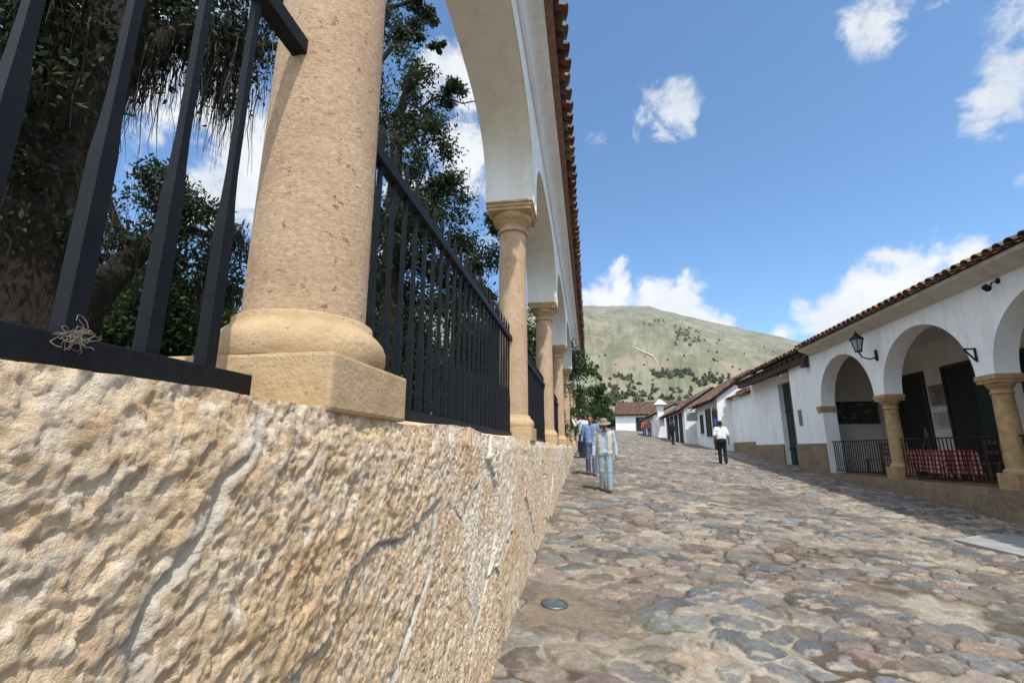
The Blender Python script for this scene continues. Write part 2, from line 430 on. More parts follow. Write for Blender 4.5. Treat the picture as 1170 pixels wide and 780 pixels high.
# ------------------------------------------------------------------ foliage tools
def leaf_cloud(centers, radii, n_per, size, c0, c1, seed, flat=.75, droop=0.0, shell=.35):
    g=np.random.default_rng(seed)
    P=[];Cc=[]
    for (c,r) in zip(centers,radii):
        k=int(n_per*(r**2)) if n_per<0 else n_per
        d=g.normal(size=(k,3)); d/=np.linalg.norm(d,axis=1)[:,None]
        p=c+g.normal(size=(k,3))*r*.55*np.array([1,1,flat])
        if droop: p[:,2]-=droop*g.random(k)**2
        P.append(p)
        tone=g.random(); Cc.append(np.clip(tone+.35*g.normal(size=k),0,1))
    P=np.concatenate(P);tn=np.concatenate(Cc)[:,None];n=len(P)
    a=g.normal(size=(n,3));a/=np.linalg.norm(a,axis=1)[:,None]
    b=np.cross(a,g.normal(size=(n,3)));b/=np.linalg.norm(b,axis=1)[:,None]+1e-9
    s=size*(.6+.8*g.random((n,1)))
    V=np.stack([P-a*s,P+b*s*.42,P+a*s,P-b*s*.42],1).reshape(-1,3)
    Fq=np.arange(4*n).reshape(-1,4)
    col=np.array(c0)*(1-tn)+np.array(c1)*tn
    col=np.repeat(col*(.8+.4*g.random((n,1))),4,0)
    return V,Fq,col
def limb_pts(p0,p1,g,sag=.0,n=6,wob=.08):
    p0=np.array(p0,float);p1=np.array(p1,float);L=np.linalg.norm(p1-p0)
    out=[]
    for i in range(n+1):
        t=i/n; p=p0*(1-t)+p1*t; p=p+g.normal(size=3)*wob*L*math.sin(math.pi*t)*.6; p[2]+=sag*math.sin(math.pi*t)*L
        out.append(p)
    return out
def moss_strands(pts_list, k, g, lmin=.3, lmax=1.3, w=.0085):
    V=[];Cc=[]
    for _ in range(k*3):
        ch=pts_list[g.integers(len(pts_list))]; i=g.integers(len(ch)-1); t=g.random()
        p=ch[i]*(1-t)+ch[i+1]*t+g.normal(size=3)*np.array((.16,.16,.05))
        L=.12+(lmax-.12)*g.random()**3; th=g.random()*6.28; ax=np.array([math.cos(th),math.sin(th),0])*w*(.5+g.random())
        c=np.array((.030,.030,.016))*(.4+1.1*g.random()); q=p.copy(); segs=4
        for s in range(segs):
            w0=1-s/segs*.8; w1=1-(s+1)/segs*.8
            nx=q+np.array([g.normal()*.035,g.normal()*.035,-L/segs])
            V+= [q-ax*w0,q+ax*w0,nx+ax*w1,nx-ax*w1]; Cc+=[c]*4; q=nx
    V=np.array(V); return V,np.arange(len(V)).reshape(-1,4),np.array(Cc)
def tree(name,label,loc,trunk,limbs,crown,leaf,cols,seed,group='trees in the park behind the arcade',moss=0,nleaf=260,cat='tree',droop=0,mlen=1.3):
    """trunk: list of (p,r); limbs: list of (start,end,r0,r1); crown: list of (centre, radius)"""
    g=np.random.default_rng(seed)
    t=thing(name,label,cat,loc,0,group)
    tr=MB(); tp=[np.array(p,float) for p,r in trunk]
    tr.tube(tp,[r for p,r in trunk],12)
    chains=[]
    for (a,b,r0,r1) in limbs:
        ch=limb_pts(a,b,g,.05); chains.append(ch); tr.tube(ch,list(np.linspace(r0,r1,len(ch))),7)
        for _ in range(3):
            i=g.integers(2,len(ch)); q=ch[i]+g.normal(size=3)*np.array([.9,.9,.5])*np.linalg.norm(np.array(b)-np.array(a))*.28
            c2=limb_pts(ch[i],q,g,.03,4); chains.append(c2); tr.tube(c2,list(np.linspace(max(r1,.02)*1.0,.012,len(c2))),5)
    tr.build('trunk',M['bark'],t)
    cs=[np.array(c,float) for c,r in crown];rs_=[r for c,r in crown]
    # subdivide every crown lump in smaller clumps so the outline breaks up
    C2=[];R2=[]
    for c,r in zip(cs,rs_):
        k=max(5,int(11*r))
        for _ in range(k):
            d=g.normal(size=3);d/=np.linalg.norm(d); C2.append(c+d*r*(.35+.65*g.random())*np.array([1,1,.75])); R2.append(r*(.22+.30*g.random()))
    V,Fq,cl=leaf_cloud(C2,R2,nleaf,leaf,cols[0],cols[1],seed+1,.7,droop)
    np_mesh('crown',V,Fq,M['leaf'],t,cl,False)
    if moss:
        V,Fq,cl=moss_strands(chains+[tp],moss,g,.25,mlen)
        np_mesh('hanging_moss',V,Fq,M['moss'],t,cl,False)
    return t

# ------------------------------------------------------------------ park ground behind the arcade
xs=np.linspace(-60,-1.34,90);ys=np.linspace(-8,60,90)
X,Y=np.meshgrid(xs,ys);X=X.ravel();Y=Y.ravel()
Zp=np.maximum(.08,-1.5+.0645*Y)+(fbm(X*.5,Y*.5,4,401)-.5)*.18-.03
n=fbm(X*.35,Y*.35,4,411)[:,None];C=np.array((.10,.115,.045))*(1-sst(.45,.6,n))+np.array((.22,.16,.10))*sst(.45,.6,n)
M['lawn']=attr_mat('park_soil_and_grass',.95,.3,6,.6,.05,.1)
tag(np_mesh('park_ground',np.stack([X,Y,Zp],1),grid_faces(90,90),M['lawn'],col=C),'park ground of dry grass and soil behind the arcade','ground',kind='structure')

# ------------------------------------------------------------------ big retaining wall of rough hewn stone
XW=-.68; YW0,YW1=-5.0,30.0
def wall_sample(y,z):
    wy=y+(fbm(y*2.1,z*2.1,3,501)-.5)*.34; wz=z+(fbm(y*2.1,z*2.1,3,511)-.5)*.34
    # big irregular blocks
    a=.42; ry=wy*math.cos(a)+wz*math.sin(a); rz=(-wy*math.sin(a)+wz*math.cos(a))*1.25
    e,cx,cy,ox,oy=voro(ry,rz,1.02,9.,.9,.2)
    hid=h2(cx,cy,5.);h3=h2(cx,cy,6.)
    jw=.002+.020*sst(.45,.75,fbm(y*1.6,z*1.6,3,521))
    e=e+(fbm(y*12,z*12,4,523,.6)-.5)*.030
    j=sst(jw*.2,jw+.010,e)                            # 0 in the joint
    d1=(y*.80+z*.60); d2=(-y*.60+z*.80)                # diagonal tooling
    tw=fbm(y*3,z*3,3,525)*1.2
    chis=1-np.abs(2*fbm(d1*6.5+tw,d2*15+tw,5,531,.62)-1)            # sharp tooled ridges
    facet=voro(d1*1.0+.10*fbm(y*9,z*9,3,533),d2*2.1+.10*fbm(y*9,z*9,3,535),.085,19.,.95,.2)
    fct=(h2(facet[1],facet[2],7.)-.5)*.012+(h2(facet[1],facet[2],8.)-.5)*facet[3]*.30+(h2(facet[1],facet[2],9.)-.5)*facet[4]*.30
    fb2=1-np.abs(2*fbm(y*19,z*23,5,541,.62)-1)
    lump=fbm(y*3.0,z*3.0,3,551,.5)
    pits=sst(.56,.70,fbm(y*17,z*17,5,561,.65))
    amp=.6+.7*h3
    chip=1-np.abs(2*fbm(d1*27+tw,d2*33,4,543,.62)-1)
    disp=.011*(lump-.5)+amp*(.0030*(chis-.75)+fct*.42+.0034*(fb2-.75)+.0048*(chip-.75))-.0065*pits*amp-.005*sst(.55,.62,fbm(y*34,z*34,3,573,.55))+.0085*(fbm(y*62,z*62,3,571,.65)-.5)
    disp=disp*.80*(.45+.55*j)-.012*(1-j)+(h3-.5)*.024*j
    base=np.array((.755,.60,.425)); ora=np.array((.66,.44,.24)); wht=np.array((.88,.83,.73)); grey=np.array((.52,.48,.42)); pink=np.array((.66,.51,.40))
    k=hid[...,None]
    c=base*np.ones_like(k)
    c=np.where(k>.72,.5*base+.5*pink,c); c=np.where(k<.25,.55*base+.45*ora,c); c=np.where((k>.45)&(k<.65),.6*base+.4*wht,c)
    w=np.clip(.55*sst(.46,.60,fbm(d1*5+2,d2*11,6,581,.68))+.75*sst(.50,.60,fbm(d1*19,d2*34,4,583,.65)),0,1)[...,None]; c=c*(1-.44*w)+wht*.44*w
    o_=sst(.54,.66,fbm(y*2.6+9,z*2.6,6,591,.65))[...,None]; c=c*(1-.55*o_)+ora*.55*o_
    st_=np.maximum(sst(.57,.66,fbm(d1*11+1,d2*15,5,601,.65)),sst(.58,.66,fbm(d1*31+1,d2*47,3,603,.6)))[...,None]; c=c*(1-.42*st_)+np.array((.33,.21,.11))*.42*st_
    jm=.85*(1-sst(jw*.7,jw*.7+.03,e+(fbm(y*22,z*22,3,611)-.5)*.025))[...,None]
    c=c*(1-jm)+grey*(.85+.3*fbm(y*15,z*15,3,621)[...,None])*jm
    ck=1-sst(.002,.007,e+(fbm(y*18,z*18,3,615)-.5)*.010)
    disp=disp-.022*ck*sst(.40,.55,fbm(y*2.0,z*2.0,2,617))
    return disp,c
V=[];Fs=[];Cs=[];off=0
ZT=.112
for (y0,y1,dy,nz) in [(YW0,-.4,.05,40),(-.4,1.0,.0052,320),(1.0,3.6,.0062,300),(3.6,9,.018,130),(9,YW1,.05,60)]:
    ny=int((y1-y0)/dy)+1; ys=np.linspace(y0,y1,ny); tt=np.linspace(0,1,nz)
    Y,T=np.meshgrid(ys,tt); Y=Y.ravel();T=T.ravel()
    zb=zg(XW,Y)-.12; topz=ZT-.020*(1-sst(.35,.95,Y))+(fbm(Y*2.2,Y*0+3,4,631)-.5)*.035+.012*np.sin(Y*3)
    Z=zb+(topz-zb)*T
    D,c=wall_sample(Y,Z)
    Xp=XW+D-.0-.016*sst(.93,1.0,T)      # slightly eased upper arris
    # batter: the foot stands a little proud
    Xp=Xp+.03*(1-T)
    V.append(np.stack([Xp,Y,Z],1));Fs.append(grid_faces(nz,ny)+off);Cs.append(c);off+=len(Y)
    # coping: the same rough stone laid back to the railing line and behind it
    nx=22; q=np.linspace(0,1,nx); Yc,Q=np.meshgrid(ys,q); Yc=Yc.ravel();Q=Q.ravel()
    fr=np.stack([Xp.reshape(nz,ny)[-1],Z.reshape(nz,ny)[-1]],1)
    fx=np.tile(fr[:,0],nx);fz=np.tile(fr[:,1],nx)
    Xc=fx+(-1.36-fx)*Q
    Zc=fz+(.128-fz)*sst(0,.25,Q)+(fbm(Yc*9,Xc*9,4,641)-.5)*.012*np.minimum(Q*6,1)
    _,c=wall_sample(Yc,Zc+Xc); 
    V.append(np.stack([Xc,Yc,Zc],1));Fs.append(grid_faces(nx,ny)+off);Cs.append(c);off+=len(Yc)
# the back and the ends
Vb=[(-1.36,YW0,-2.2),(-1.36,YW1,.6),(-1.36,YW1,.10),(-1.36,YW0,.10)]
o=np_mesh('stone_wall',np.concatenate(V),np.concatenate(Fs),M['bigwall'],col=np.concatenate(Cs))
tag(o,'rough hewn tan stone retaining wall carrying the columns along the left of the street','wall')

# ------------------------------------------------------------------ arcade
Y1=1.455; SP=4.544; XC=-.95; NCOL=8
arc=thing('arcade','long white arcade with stone columns, arches and tiled eave on top of the stone wall','arcade',(XC,Y1,.12))
AO=np.array((XC,Y1,.12))
def sub(mb): mb.v=[(a-AO[0],b-AO[1],c-AO[2]) for a,b,c in mb.v]; return mb
def make_column(parent):
    c=bpy.data.objects.new('column',None); COL.objects.link(c); c.parent=parent; c.empty_display_size=.1
    p=MB(); p.box((-.27,-.27,-.02),(.27,.27,.145),.012)
    p.build('plinth',M['dressed'],c)
    b=MB(); b.lathe([(.265,.146),(.272,.165),(.272,.20),(.262,.225),(.242,.248),(.226,.262),(.224,.268),(.222,.270),(.222,.286),(.214,.292),(.202,.296)],48); b.build('base',M['dressed'],c)
    s=MB(); prof=[]
    for i in range(60):
        t=i/59; z=.296+t*(2.735-.296); r=.196-.020*t**1.5
        prof.append((r,z))
    s.lathe(prof,56); s.build('shaft',M['column'],c)
    k=MB(); k.lathe([(.178,2.735),(.205,2.738),(.210,2.752),(.205,2.768),(.182,2.772),(.182,2.80),(.184,2.85),(.200,2.858),(.204,2.868),(.210,2.885),(.235,2.90),(.258,2.93),(.268,2.962),(.268,2.985)],40)
    k.box((-.285,-.285,2.985),(.285,.285,3.03),.004); k.box((-.30,-.30,3.03),(.30,.30,3.075),.008); k.box((-.315,-.315,3.075),(.315,.315,3.105),.005)
    k.build('capital',M['dressed'],c)
    return c
col0=make_column(arc); col0.location=(0,0,0)
for k in range(-1,NCOL):
    if k==0: continue
    c=copy_tree(col0,arc); c.location=(0,SP*k,0)
XF,XB=-.645,-1.295; ZS=.12+3.105; AH=1.21; AA=2.085; ZTOP=5.02
wl=MB(); av=MB()
NS=56
for k in range(-1,NCOL-1):
    yc=Y1+SP*(k+.5)
    ts=[-math.cos(math.pi*i/NS) for i in range(NS+1)]
    cur=[(yc+AA*t, ZS+AH*max(0,1-abs(t)**3)**(1/3.)) for t in ts]
    # front and back faces
    for X in (XF,XB):
        vs=[(X,y,z) for y,z in cur]+[(X,y,ZTOP) for y,z in cur]; n=len(cur)
        wl.add(vs,[(i,i+1,n+i+1,n+i) for i in range(n-1)])
    vs=[(XF,y,z) for y,z in cur]+[(XB,y,z) for y,z in cur]; n=len(cur)
    wl.add(vs,[(i,i+1,n+i+1,n+i) for i in range(n-1)],True)
    # archivolt fillet
    out=[(yc+(AA+.055)*t, ZS+(AH+.055)*max(0,1-abs(t)**3)**(1/3.)) for t in ts]
    xa=XF+.012
    vs=[(xa,y,z) for y,z in cur]+[(xa,y,z) for y,z in out]+[(XF-.01,y,z) for y,z in out]+[(XF-.004,y,z-.0) for y,z in cur]
    av.add(vs,[(i,i+1,n+i+1,n+i) for i in range(n-1)]+[(n+i,n+i+1,2*n+i+1,2*n+i) for i in range(n-1)]+[(i,i+1,3*n+i+1,3*n+i) for i in range(n-1)],True)
for k in range(-1,NCOL):
    y=Y1+SP*k; h=SP/2-AA
    y0,y1=y-h,y+h
    for X in (XF,XB): wl.add([(X,y0,ZS),(X,y1,ZS),(X,y1,ZTOP),(X,y0,ZTOP)],[(0,1,2,3)])
    wl.add([(XF,y0,ZS),(XF,y1,ZS),(XB,y1,ZS),(XB,y0,ZS)],[(0,1,2,3)])
ya,yb=Y1-SP-(SP/2-AA),Y1+SP*(NCOL-1)+(SP/2-AA)
for y in (ya,yb): wl.add([(XF,y,ZS),(XB,y,ZS),(XB,y,ZTOP),(XF,y,ZTOP)],[(0,1,2,3)])
wl.add([(XF,ya,ZTOP),(XF,yb,ZTOP),(XB,yb,ZTOP),(XB,ya,ZTOP)],[(0,1,2,3)])
sub(wl).build('wall',M['stucco'],arc,recalc=True)
sub(av).build('archivolt',M['stucco'],arc)
co=MB()
prof=[(-.60,4.90),(XF+.035,4.90),(XF+.04,4.945),(XF+.055,4.95)]
for i in range(8):
    a=i/7*math.pi/2; prof.append((XF+.055+.20*(1-math.cos(a)),4.955+.19*math.sin(a)))
prof+=[(-.385,5.15),(-.385,5.20),(-.365,5.205),(-.365,5.25)]
pf=[(XF-.02,4.90)]+prof[1:]+[(XF-.02,5.25)]
co.prism(pf,'y',ya-.2,yb+.2)
sub(co).build('cornice',M['stucco'],arc)

# clay tile roofs ------------------------------------------------------------
def tile_roof(mb, origin, along, up, width, length, pitch=.235, tl=.36, seed=1, bed=True):
    """origin: eave corner; along: unit dir of the eave; up: unit dir up the slope; barrel tiles with random tone"""
    g=random.Random(seed); o=np.array(origin,float);a=np.array(along,float);u=np.array(up,float);nrm=np.cross(a,u)
    if nrm[2]<0: nrm=-nrm
    nc=int(width/pitch);nr=max(1,int(math.ceil(length/tl)))
    tones=[(.155,.082,.054),(.125,.066,.046),(.185,.10,.067),(.10,.06,.045),(.21,.13,.09),(.08,.053,.043),(.15,.09,.066)]
    for c in range(nc):
        for rI in range(nr):
            for kind in (0,1):                     # 0 pan, 1 cover
                mb.cur=tuple(x*(.75+.5*g.random()) for x in g.choice(tones))
                cx=(c+(.5 if kind else 0.0))*pitch+g.uniform(-.008,.008)
                s0=rI*tl-(.03 if kind else 0)+g.uniform(-.02,.02); s1=min(s0+tl*1.18,length+.02)
                r0,r1=(pitch*.40,pitch*.32) if kind else (pitch*.36,pitch*.42)
                rows=[]
                for s,r in ((s0,r0),(s1,r1)):
                    lift=(.055 if kind else .0)+ (.022 if s==s0 else 0)
                    ring=[]
                    for th in (2,2):
                        for i in range(7):
                            t=math.pi*i/6; rr=r+(0 if th==2 and len(ring)<7 else -.014)
                            yy=math.cos(t)*rr; zz=math.sin(t)*rr*(.85 if kind else -.6)
                            p=o+a*(cx+yy)+u*s+nrm*(lift+zz+(0.02 if kind else .065)); ring.append(tuple(p))
                    rows.append(ring)
                vs=rows[0]+rows[1]; fs=[]
                for i in range(6):
                    fs.append((i,i+1,14+i+1,14+i)); fs.append((7+i+1,7+i,21+i,21+i+1)); fs.append((i+1,i,7+i,7+i+1))
                mb.add(vs,fs,False)
    return mb
def nrmv(v): v=np.array(v,float); return v/np.linalg.norm(v)
rt=MB()
eL=(yb+.3)-(ya-.3)
tile_roof(rt,(-.19,ya-.3,5.255),(0,1,0),nrmv((-.78,0,.36)),eL,.86,.29,.36,3)
tile_roof(rt,(-1.43,ya-.3,5.43),(0,1,0),nrmv((.78,0,.36)),eL,.55,.235,.36,4)
for i in range(int(eL/.36)):
    rt.cur=(.30*random.uniform(.7,1.2),.13*random.uniform(.7,1.2),.07)
    y=ya-.3+i*.36; rr=.10
    pr=[(-.97+rr*math.cos(math.pi*j/6),5.66+rr*math.sin(math.pi*j/6)) for j in range(7)]
    rt.prism(pr,'y',y,y+.37)
sub(rt).build('roof_tiles',M['tile'],arc,recalc=False)
rb=MB(); rb.prism([(-.26,5.25),(-.97,5.60),(-1.34,5.43),(-1.34,5.25)],'y',ya-.25,yb+.25); sub(rb).build('roof_bed',M['tilebed'],arc)

# iron railings between the columns -------------------------------------------
def make_railing(y0,y1,nb,label,start=None):
    t=thing('iron_railing',label,'railing',(XC,(y0+y1)/2,.12),0,'iron railings between the arcade columns')
    L=y1-y0
    m=MB(); m.box((-.03,-L/2,.025),(.03,L/2,.082),.004); m.build('bottom_rail',M['iron'],t)
    m=MB(); m.box((-.028,-L/2-.06,1.215),(.028,L/2+.06,1.275),.004); m.build('top_rail',M['iron'],t)
    bm=MB(); rows=[(.017,.082),(.0175,.10),(.0165,.46),(.0125,.54),(.0105,.62),(.010,1.385),(.001,1.435)]
    vs=[(sx*h,sy*h,z) for h,z in rows for sx,sy in ((-1,-1),(1,-1),(1,1),(-1,1))]
    bm.add(vs,[(i*4+k,i*4+(k+1)%4,i*4+4+(k+1)%4,i*4+4+k) for i in range(len(rows)-1) for k in range(4)])
    b0=bm.build('bar',M['iron'],t)
    for i in range(nb):
        yy=(start-(y0+y1)/2+i*.165) if start is not None else -L/2+L*(i+.5)/nb
        b=b0 if i==0 else b0.copy()
        if i: COL.objects.link(b); b.parent=t
        b.location=(0,yy,0)
    return t
make_railing(Y1-SP+.19,Y1-.235,16,'black iron railing left of the big near column, nearest of all','x' and .7175+.165*2-.165*15)
names=['black iron railing filling the first full bay right of the big near column','black iron railing in the second bay, beyond the second column','black iron railing in the third bay, beyond the third column','black iron railing in the fourth bay along the arcade','black iron railing in the fifth bay, farthest visible in the arcade']
for k,nm in enumerate(names):
    make_railing(Y1+SP*k+.235,Y1+SP*(k+1)-.235,25,nm)
# tangle of dry wire-like stems on the near bottom rail
g=np.random.default_rng(5); tw=MB()
cen=np.array((-.905,.70,.20))
for i in range(26):
    p=cen+g.normal(size=3)*np.array((.010,.030,.014)); d=g.normal(size=3)*.007; pts=[]
    for s in range(9):
        pts.append(p.copy()); d=d*.72+g.normal(size=3)*np.array((.003,.0095,.0085))-(p-cen)*.14; p=p+d*.8; p[0]=max(p[0],-.915+.0)
    tw.tube(pts,.0007+.0005*g.random(),5)
M['straw']=simple('dry_stems',(.22,.19,.16),.3,40,.9,0)
tag(tw.build('stem_tangle',M['straw'],loc=None),'small grey tangle of dry stems caught on the near bottom rail','plant')
_o=bpy.data.objects['stem_tangle']
for _v in _o.data.vertices: _v.co=Vector((-.912,.71,.20))+(_v.co-Vector((-.905,.70,.20)))*.58

# ------------------------------------------------------------------ right side: restaurant with porch
XR=8.0; FL=-.75; ZSR=1.48; YR0,YR1=-4.0,20.6
rest=thing('restaurant_building','white restaurant with arched porch, stone columns and tiled eave at the right','building',(XR,12.9,FL))
RO=np.array((XR,12.9,FL))
def subr(mb): mb.v=[(a-RO[0],b-RO[1],c-RO[2]) for a,b,c in mb.v]; return mb
CP=[-.05-3.7+.0, -.05, 3.65, 7.35, 11.05,14.75]      # columns, then the end pilaster at 18.45
XRB=8.45; AAr=1.60; AHr=1.50; ZTR=3.5
fw=MB(); NS=40
bays=[(CP[i]+CP[i+1])/2 for i in range(len(CP)-1)]+[16.6]
for bi,yc in enumerate(bays):
    ts=[-math.cos(math.pi*i/NS) for i in range(NS+1)]
    cur=[(yc+AAr*t, ZSR+AHr*math.sqrt(max(0,1-t*t))) for t in ts]; n=len(cur)
    for X in (XR,XRB):
        fw.add([(X,y,z) for y,z in cur]+[(X,y,ZTR) for y,z in cur],[(i,i+1,n+i+1,n+i) for i in range(n-1)])
    fw.add([(XR,y,z) for y,z in cur]+[(XRB,y,z) for y,z in cur],[(i,i+1,n+i+1,n+i) for i in range(n-1)],True)
for y in CP:
    h=1.85-AAr
    for X in (XR,XRB): fw.add([(X,y-h,ZSR),(X,y+h,ZSR),(X,y+h,ZTR),(X,y-h,ZTR)],[(0,1,2,3)])
    fw.add([(XR,y-h,ZSR),(XR,y+h,ZSR),(XRB,y+h,ZSR),(XRB,y-h,ZSR)],[(0,1,2,3)])
yp=16.6+AAr
for X in (XR,XRB): fw.add([(X,yp,-1.2),(X,YR1,-1.2),(X,YR1,ZTR),(X,yp,ZTR)],[(0,1,2,3)])
fw.add([(XR,yp,-1.2),(XRB,yp,-1.2),(XRB,yp,ZSR),(XR,yp,ZSR)],[(0,1,2,3)])
fw.add([(XR,YR1,-1.2),(11.2,YR1,-1.2),(11.2,YR1,ZTR),(XR,YR1,ZTR)],[(0,1,2,3)])
subr(fw).build('facade_wall',M['stucco2'],rest)
ib=MB()
ib.box((10.4,YR0,FL),(10.6,19.35,3.2)); ib.box((8.455,19.35,FL),(10.6,19.55,3.2))
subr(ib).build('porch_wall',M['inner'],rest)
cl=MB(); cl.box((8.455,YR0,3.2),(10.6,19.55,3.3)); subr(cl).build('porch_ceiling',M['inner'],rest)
fl=MB(); fl.box((8.03,YR0,FL-.12),(10.4,19.35,FL)); subr(fl).build('porch_floor',simple('terracotta_floor',(.20,.10,.06),.3,4,.7,.1),rest)
pl=MB(); pl.box((7.93,YR0,-2.6),(8.03,yp+.02,FL-.002),.0); pl.box((7.95,yp+.03,-1.6),(8.05-.06,YR1,.22)); subr(pl).build('stone_plinth',M['plinthstone'],rest)
cn=MB(); cn.prism([(7.985,3.30),(7.93,3.33),(7.60,3.46),(7.58,3.53),(8.0,3.56)],'y',YR0,18.45); subr(cn).build('cornice',M['cornice'],rest)
rf=MB(); tile_roof(rf,(7.50,YR0,3.50),(0,1,0),nrmv((1,0,.42)),18.5-YR0,4.2,.26,.42,8)
subr(rf).build('roof_tiles',M['tile'],rest,recalc=False)
rbd=MB(); rbd.prism([(7.56,3.54),(11.2,5.03),(11.2,3.5)],'y',YR0,18.48); subr(rbd).build('roof_bed',M['tilebed'],rest)
def small_column(parent):
    c=bpy.data.objects.new('column',None); COL.objects.link(c); c.parent=parent
    b=MB(); b.box((-.24,-.24,-.04),(.24,.24,.30),.015); b.lathe([(.235,.302),(.235,.345),(.215,.37),(.195,.385)],28); b.build('base',M['rightstone'],c)
    s=MB(); s.lathe([(.185-.022*(i/20)**1.5,.385+i/20*1.455) for i in range(21)],32); s.build('shaft',M['rightstone'],c)
    k=MB(); k.lathe([(.165,1.84),(.19,1.843),(.19,1.875),(.17,1.88),(.17,1.95),(.19,1.96),(.225,2.02),(.235,2.06)],28); k.box((-.245,-.245,2.06),(.245,.245,2.12),.006); k.box((-.265,-.265,2.12),(.265,.265,2.228),.012); k.build('capital',M['rightstone'],c)
    return c
pc=small_column(rest); pc.location=(.225,CP[0]-12.9,0)
for y in CP[1:]:
    c=copy_tree(pc,rest); c.location=(.225,y-12.9,0)
im=MB(); im.box((7.95,yp-.03,1.36),(8.47,yp+.32,1.475),.012); im.box((7.97,yp-.012,1.26),(8.46,yp+.30,1.36),.01); subr(im).build('impost',M['rightstone'],rest)
# dark door openings with leaves in the porch back wall
def door_in_back(y0,y1,ztop,name='doorway'):
    d=MB(); d.box((10.375,y0,FL),(10.397,y1,ztop)); o=subr(d).build(name,M['dark'],rest)
    f=MB(); f.box((10.33,y0-.07,FL),(10.398,y0,ztop+.08)); f.box((10.33,y1,FL),(10.398,y1+.07,ztop+.08)); f.box((10.33,y0,ztop),(10.398,y1,ztop+.08)); subr(f).build('frame',M['darkwood'],o)
    l=MB(); l.box((10.345,y0+.02,FL+.02),(10.37,(y0+y1)/2-.3,ztop-.03)); subr(l).build('door_leaf',M['greendoor'],o)
door_in_back(16.75,18.15,2.32); door_in_back(14.25,15.8,2.32); door_in_back(10.4,13.2,2.30); door_in_back(6.4,8.2,2.3)

# railings of the porch
def porch_railing(y0,y1,nb,label):
    t=thing('porch_railing',label,'railing',(8.17,(y0+y1)/2,FL),0,'black railings of the restaurant porch'); L=y1-y0
    m=MB(); m.box((-.022,-L/2,1.005),(.022,L/2,1.035)); m.build('top_rail',M['iron'],t)
    m=MB(); m.box((-.018,-L/2,.07),(.018,L/2,.095)); m.build('bottom_rail',M['iron'],t)
    bm=MB(); bm.tube([(0,0,.095),(0,0,1.005)],.012,6); b0=bm.build('bar',M['iron'],t)
    for i in range(nb):
        b=b0 if i==0 else b0.copy()
        if i: COL.objects.link(b); b.parent=t
        b.location=(0,-L/2+L*(i+.5)/nb,0)
porch_railing(15.0,18.17,24,'black porch railing in front of the bench and the dark picture')
porch_railing(11.3,14.5,25,'black porch railing in front of the red checked tables, between the two columns')
porch_railing(7.6,10.8,25,'black porch railing at the right edge, right of the nearer column')

# wall lantern
def lantern():
    t=thing('wall_lantern','black iron wall lantern on a curved bracket between the two left arches','lamp',(8.0,14.55,2.55)); t.scale=(1.05,1.05,1.05)
    m=MB(); m.box((-.03,-.05,-.12),(-.002,.05,.16)); m.tube([(-.03,0,-.04),(-.20,0,-.08),(-.36,0,-.02),(-.43,0,.12)],.018,8); m.build('bracket',M['iron'],t)
    c=(-.43,0,.12)
    gl=MB(); gl.lathe([(.075,.03),(.15,.34)],6,c,False); 
    mg,nt,b=newmat('lamp_glass'); b.inputs['Base Color'].default_value=(.55,.6,.62,1); b.inputs['Roughness'].default_value=.15; b.inputs['Transmission Weight'].default_value=.5
    gl.build('glass',mg,t)
    fr=MB()
    for k in range(6):
        a=2*math.pi*k/6; fr.bar((c[0]+.08*math.cos(a),c[1]+.08*math.sin(a),c[2]+.03),(c[0]+.157*math.cos(a),c[1]+.157*math.sin(a),c[2]+.345),.018)
    fr.lathe([(.05,0),(.09,.005),(.09,.03),(.05,.035)],12,c); fr.lathe([(.17,.34),(.175,.36),(.12,.42),(.06,.47),(.05,.50),(.02,.53),(.012,.58)],12,c)
    fr.build('cage',M['iron'],t)
lantern()
# a small triangular bracket and a spotlight on the facade
t=thing('sign_bracket','small black triangular iron bracket high on the white pier above a column','bracket',(8.0,11.15,1.95))
m=MB(); m.bar((-.02,0,-.17),(-.02,0,.12),.03); m.build('wall_plate',M['iron'],t)
m=MB(); m.bar((-.035,0,.10),(-.22,0,.10),.03); m.bar((-.035,0,-.15),(-.21,0,.085),.026); m.build('arm',M['iron'],t)
t=thing('spotlight','small dark spotlight under the eave at the right','lamp',(8.0,10.25,3.17))
m=MB(); m.tube([(-.005,0,.05),(-.12,0,.02),(-.16,0,-.06)],.014,7); m.box((-.02,-.04,0),(-.003,.04,.10)); m.build('arm',M['iron'],t)
m=MB(); m.lathe([(.03,-.0),(.06,.03),(.06,.13),(.04,.14)],14); o=m.build('lamp_head',M['iron'],t); o.location=(-.17,0,-.13); o.rotation_euler=(0,R(-50),0)

# picture on the porch end wall
t=thing('wall_picture','long dark framed picture on the porch end wall above the bench','picture',(9.62,19.34,1.32))
m=MB(); m.box((-.68,-.03,-.36),(.68,-.002,.36)); 
mp_,nt,b=newmat('dark_panorama'); v=objco(nt,(2,1,4)); nn=noise(nt,2.2,6,.7,v); rr_=ramp(nt,nn.outputs['Fac'],[(.35,(.01,.012,.015)),(.55,(.05,.045,.04)),(.68,(.30,.27,.22))]); nt.links.new(rr_.outputs['Color'],b.inputs['Base Color']); b.inputs['Roughness'].default_value=.35
m.build('canvas',mp_,t)
m=MB()
for (a,b_) in (((-.72,-.045,-.40),(.72,-.004,-.36)),((-.72,-.045,.36),(.72,-.004,.40)),((-.72,-.045,-.36),(-.68,-.004,.36)),((.68,-.045,-.36),(.72,-.004,.36))): m.box(a,b_)
m.build('frame',M['darkwood'],t)
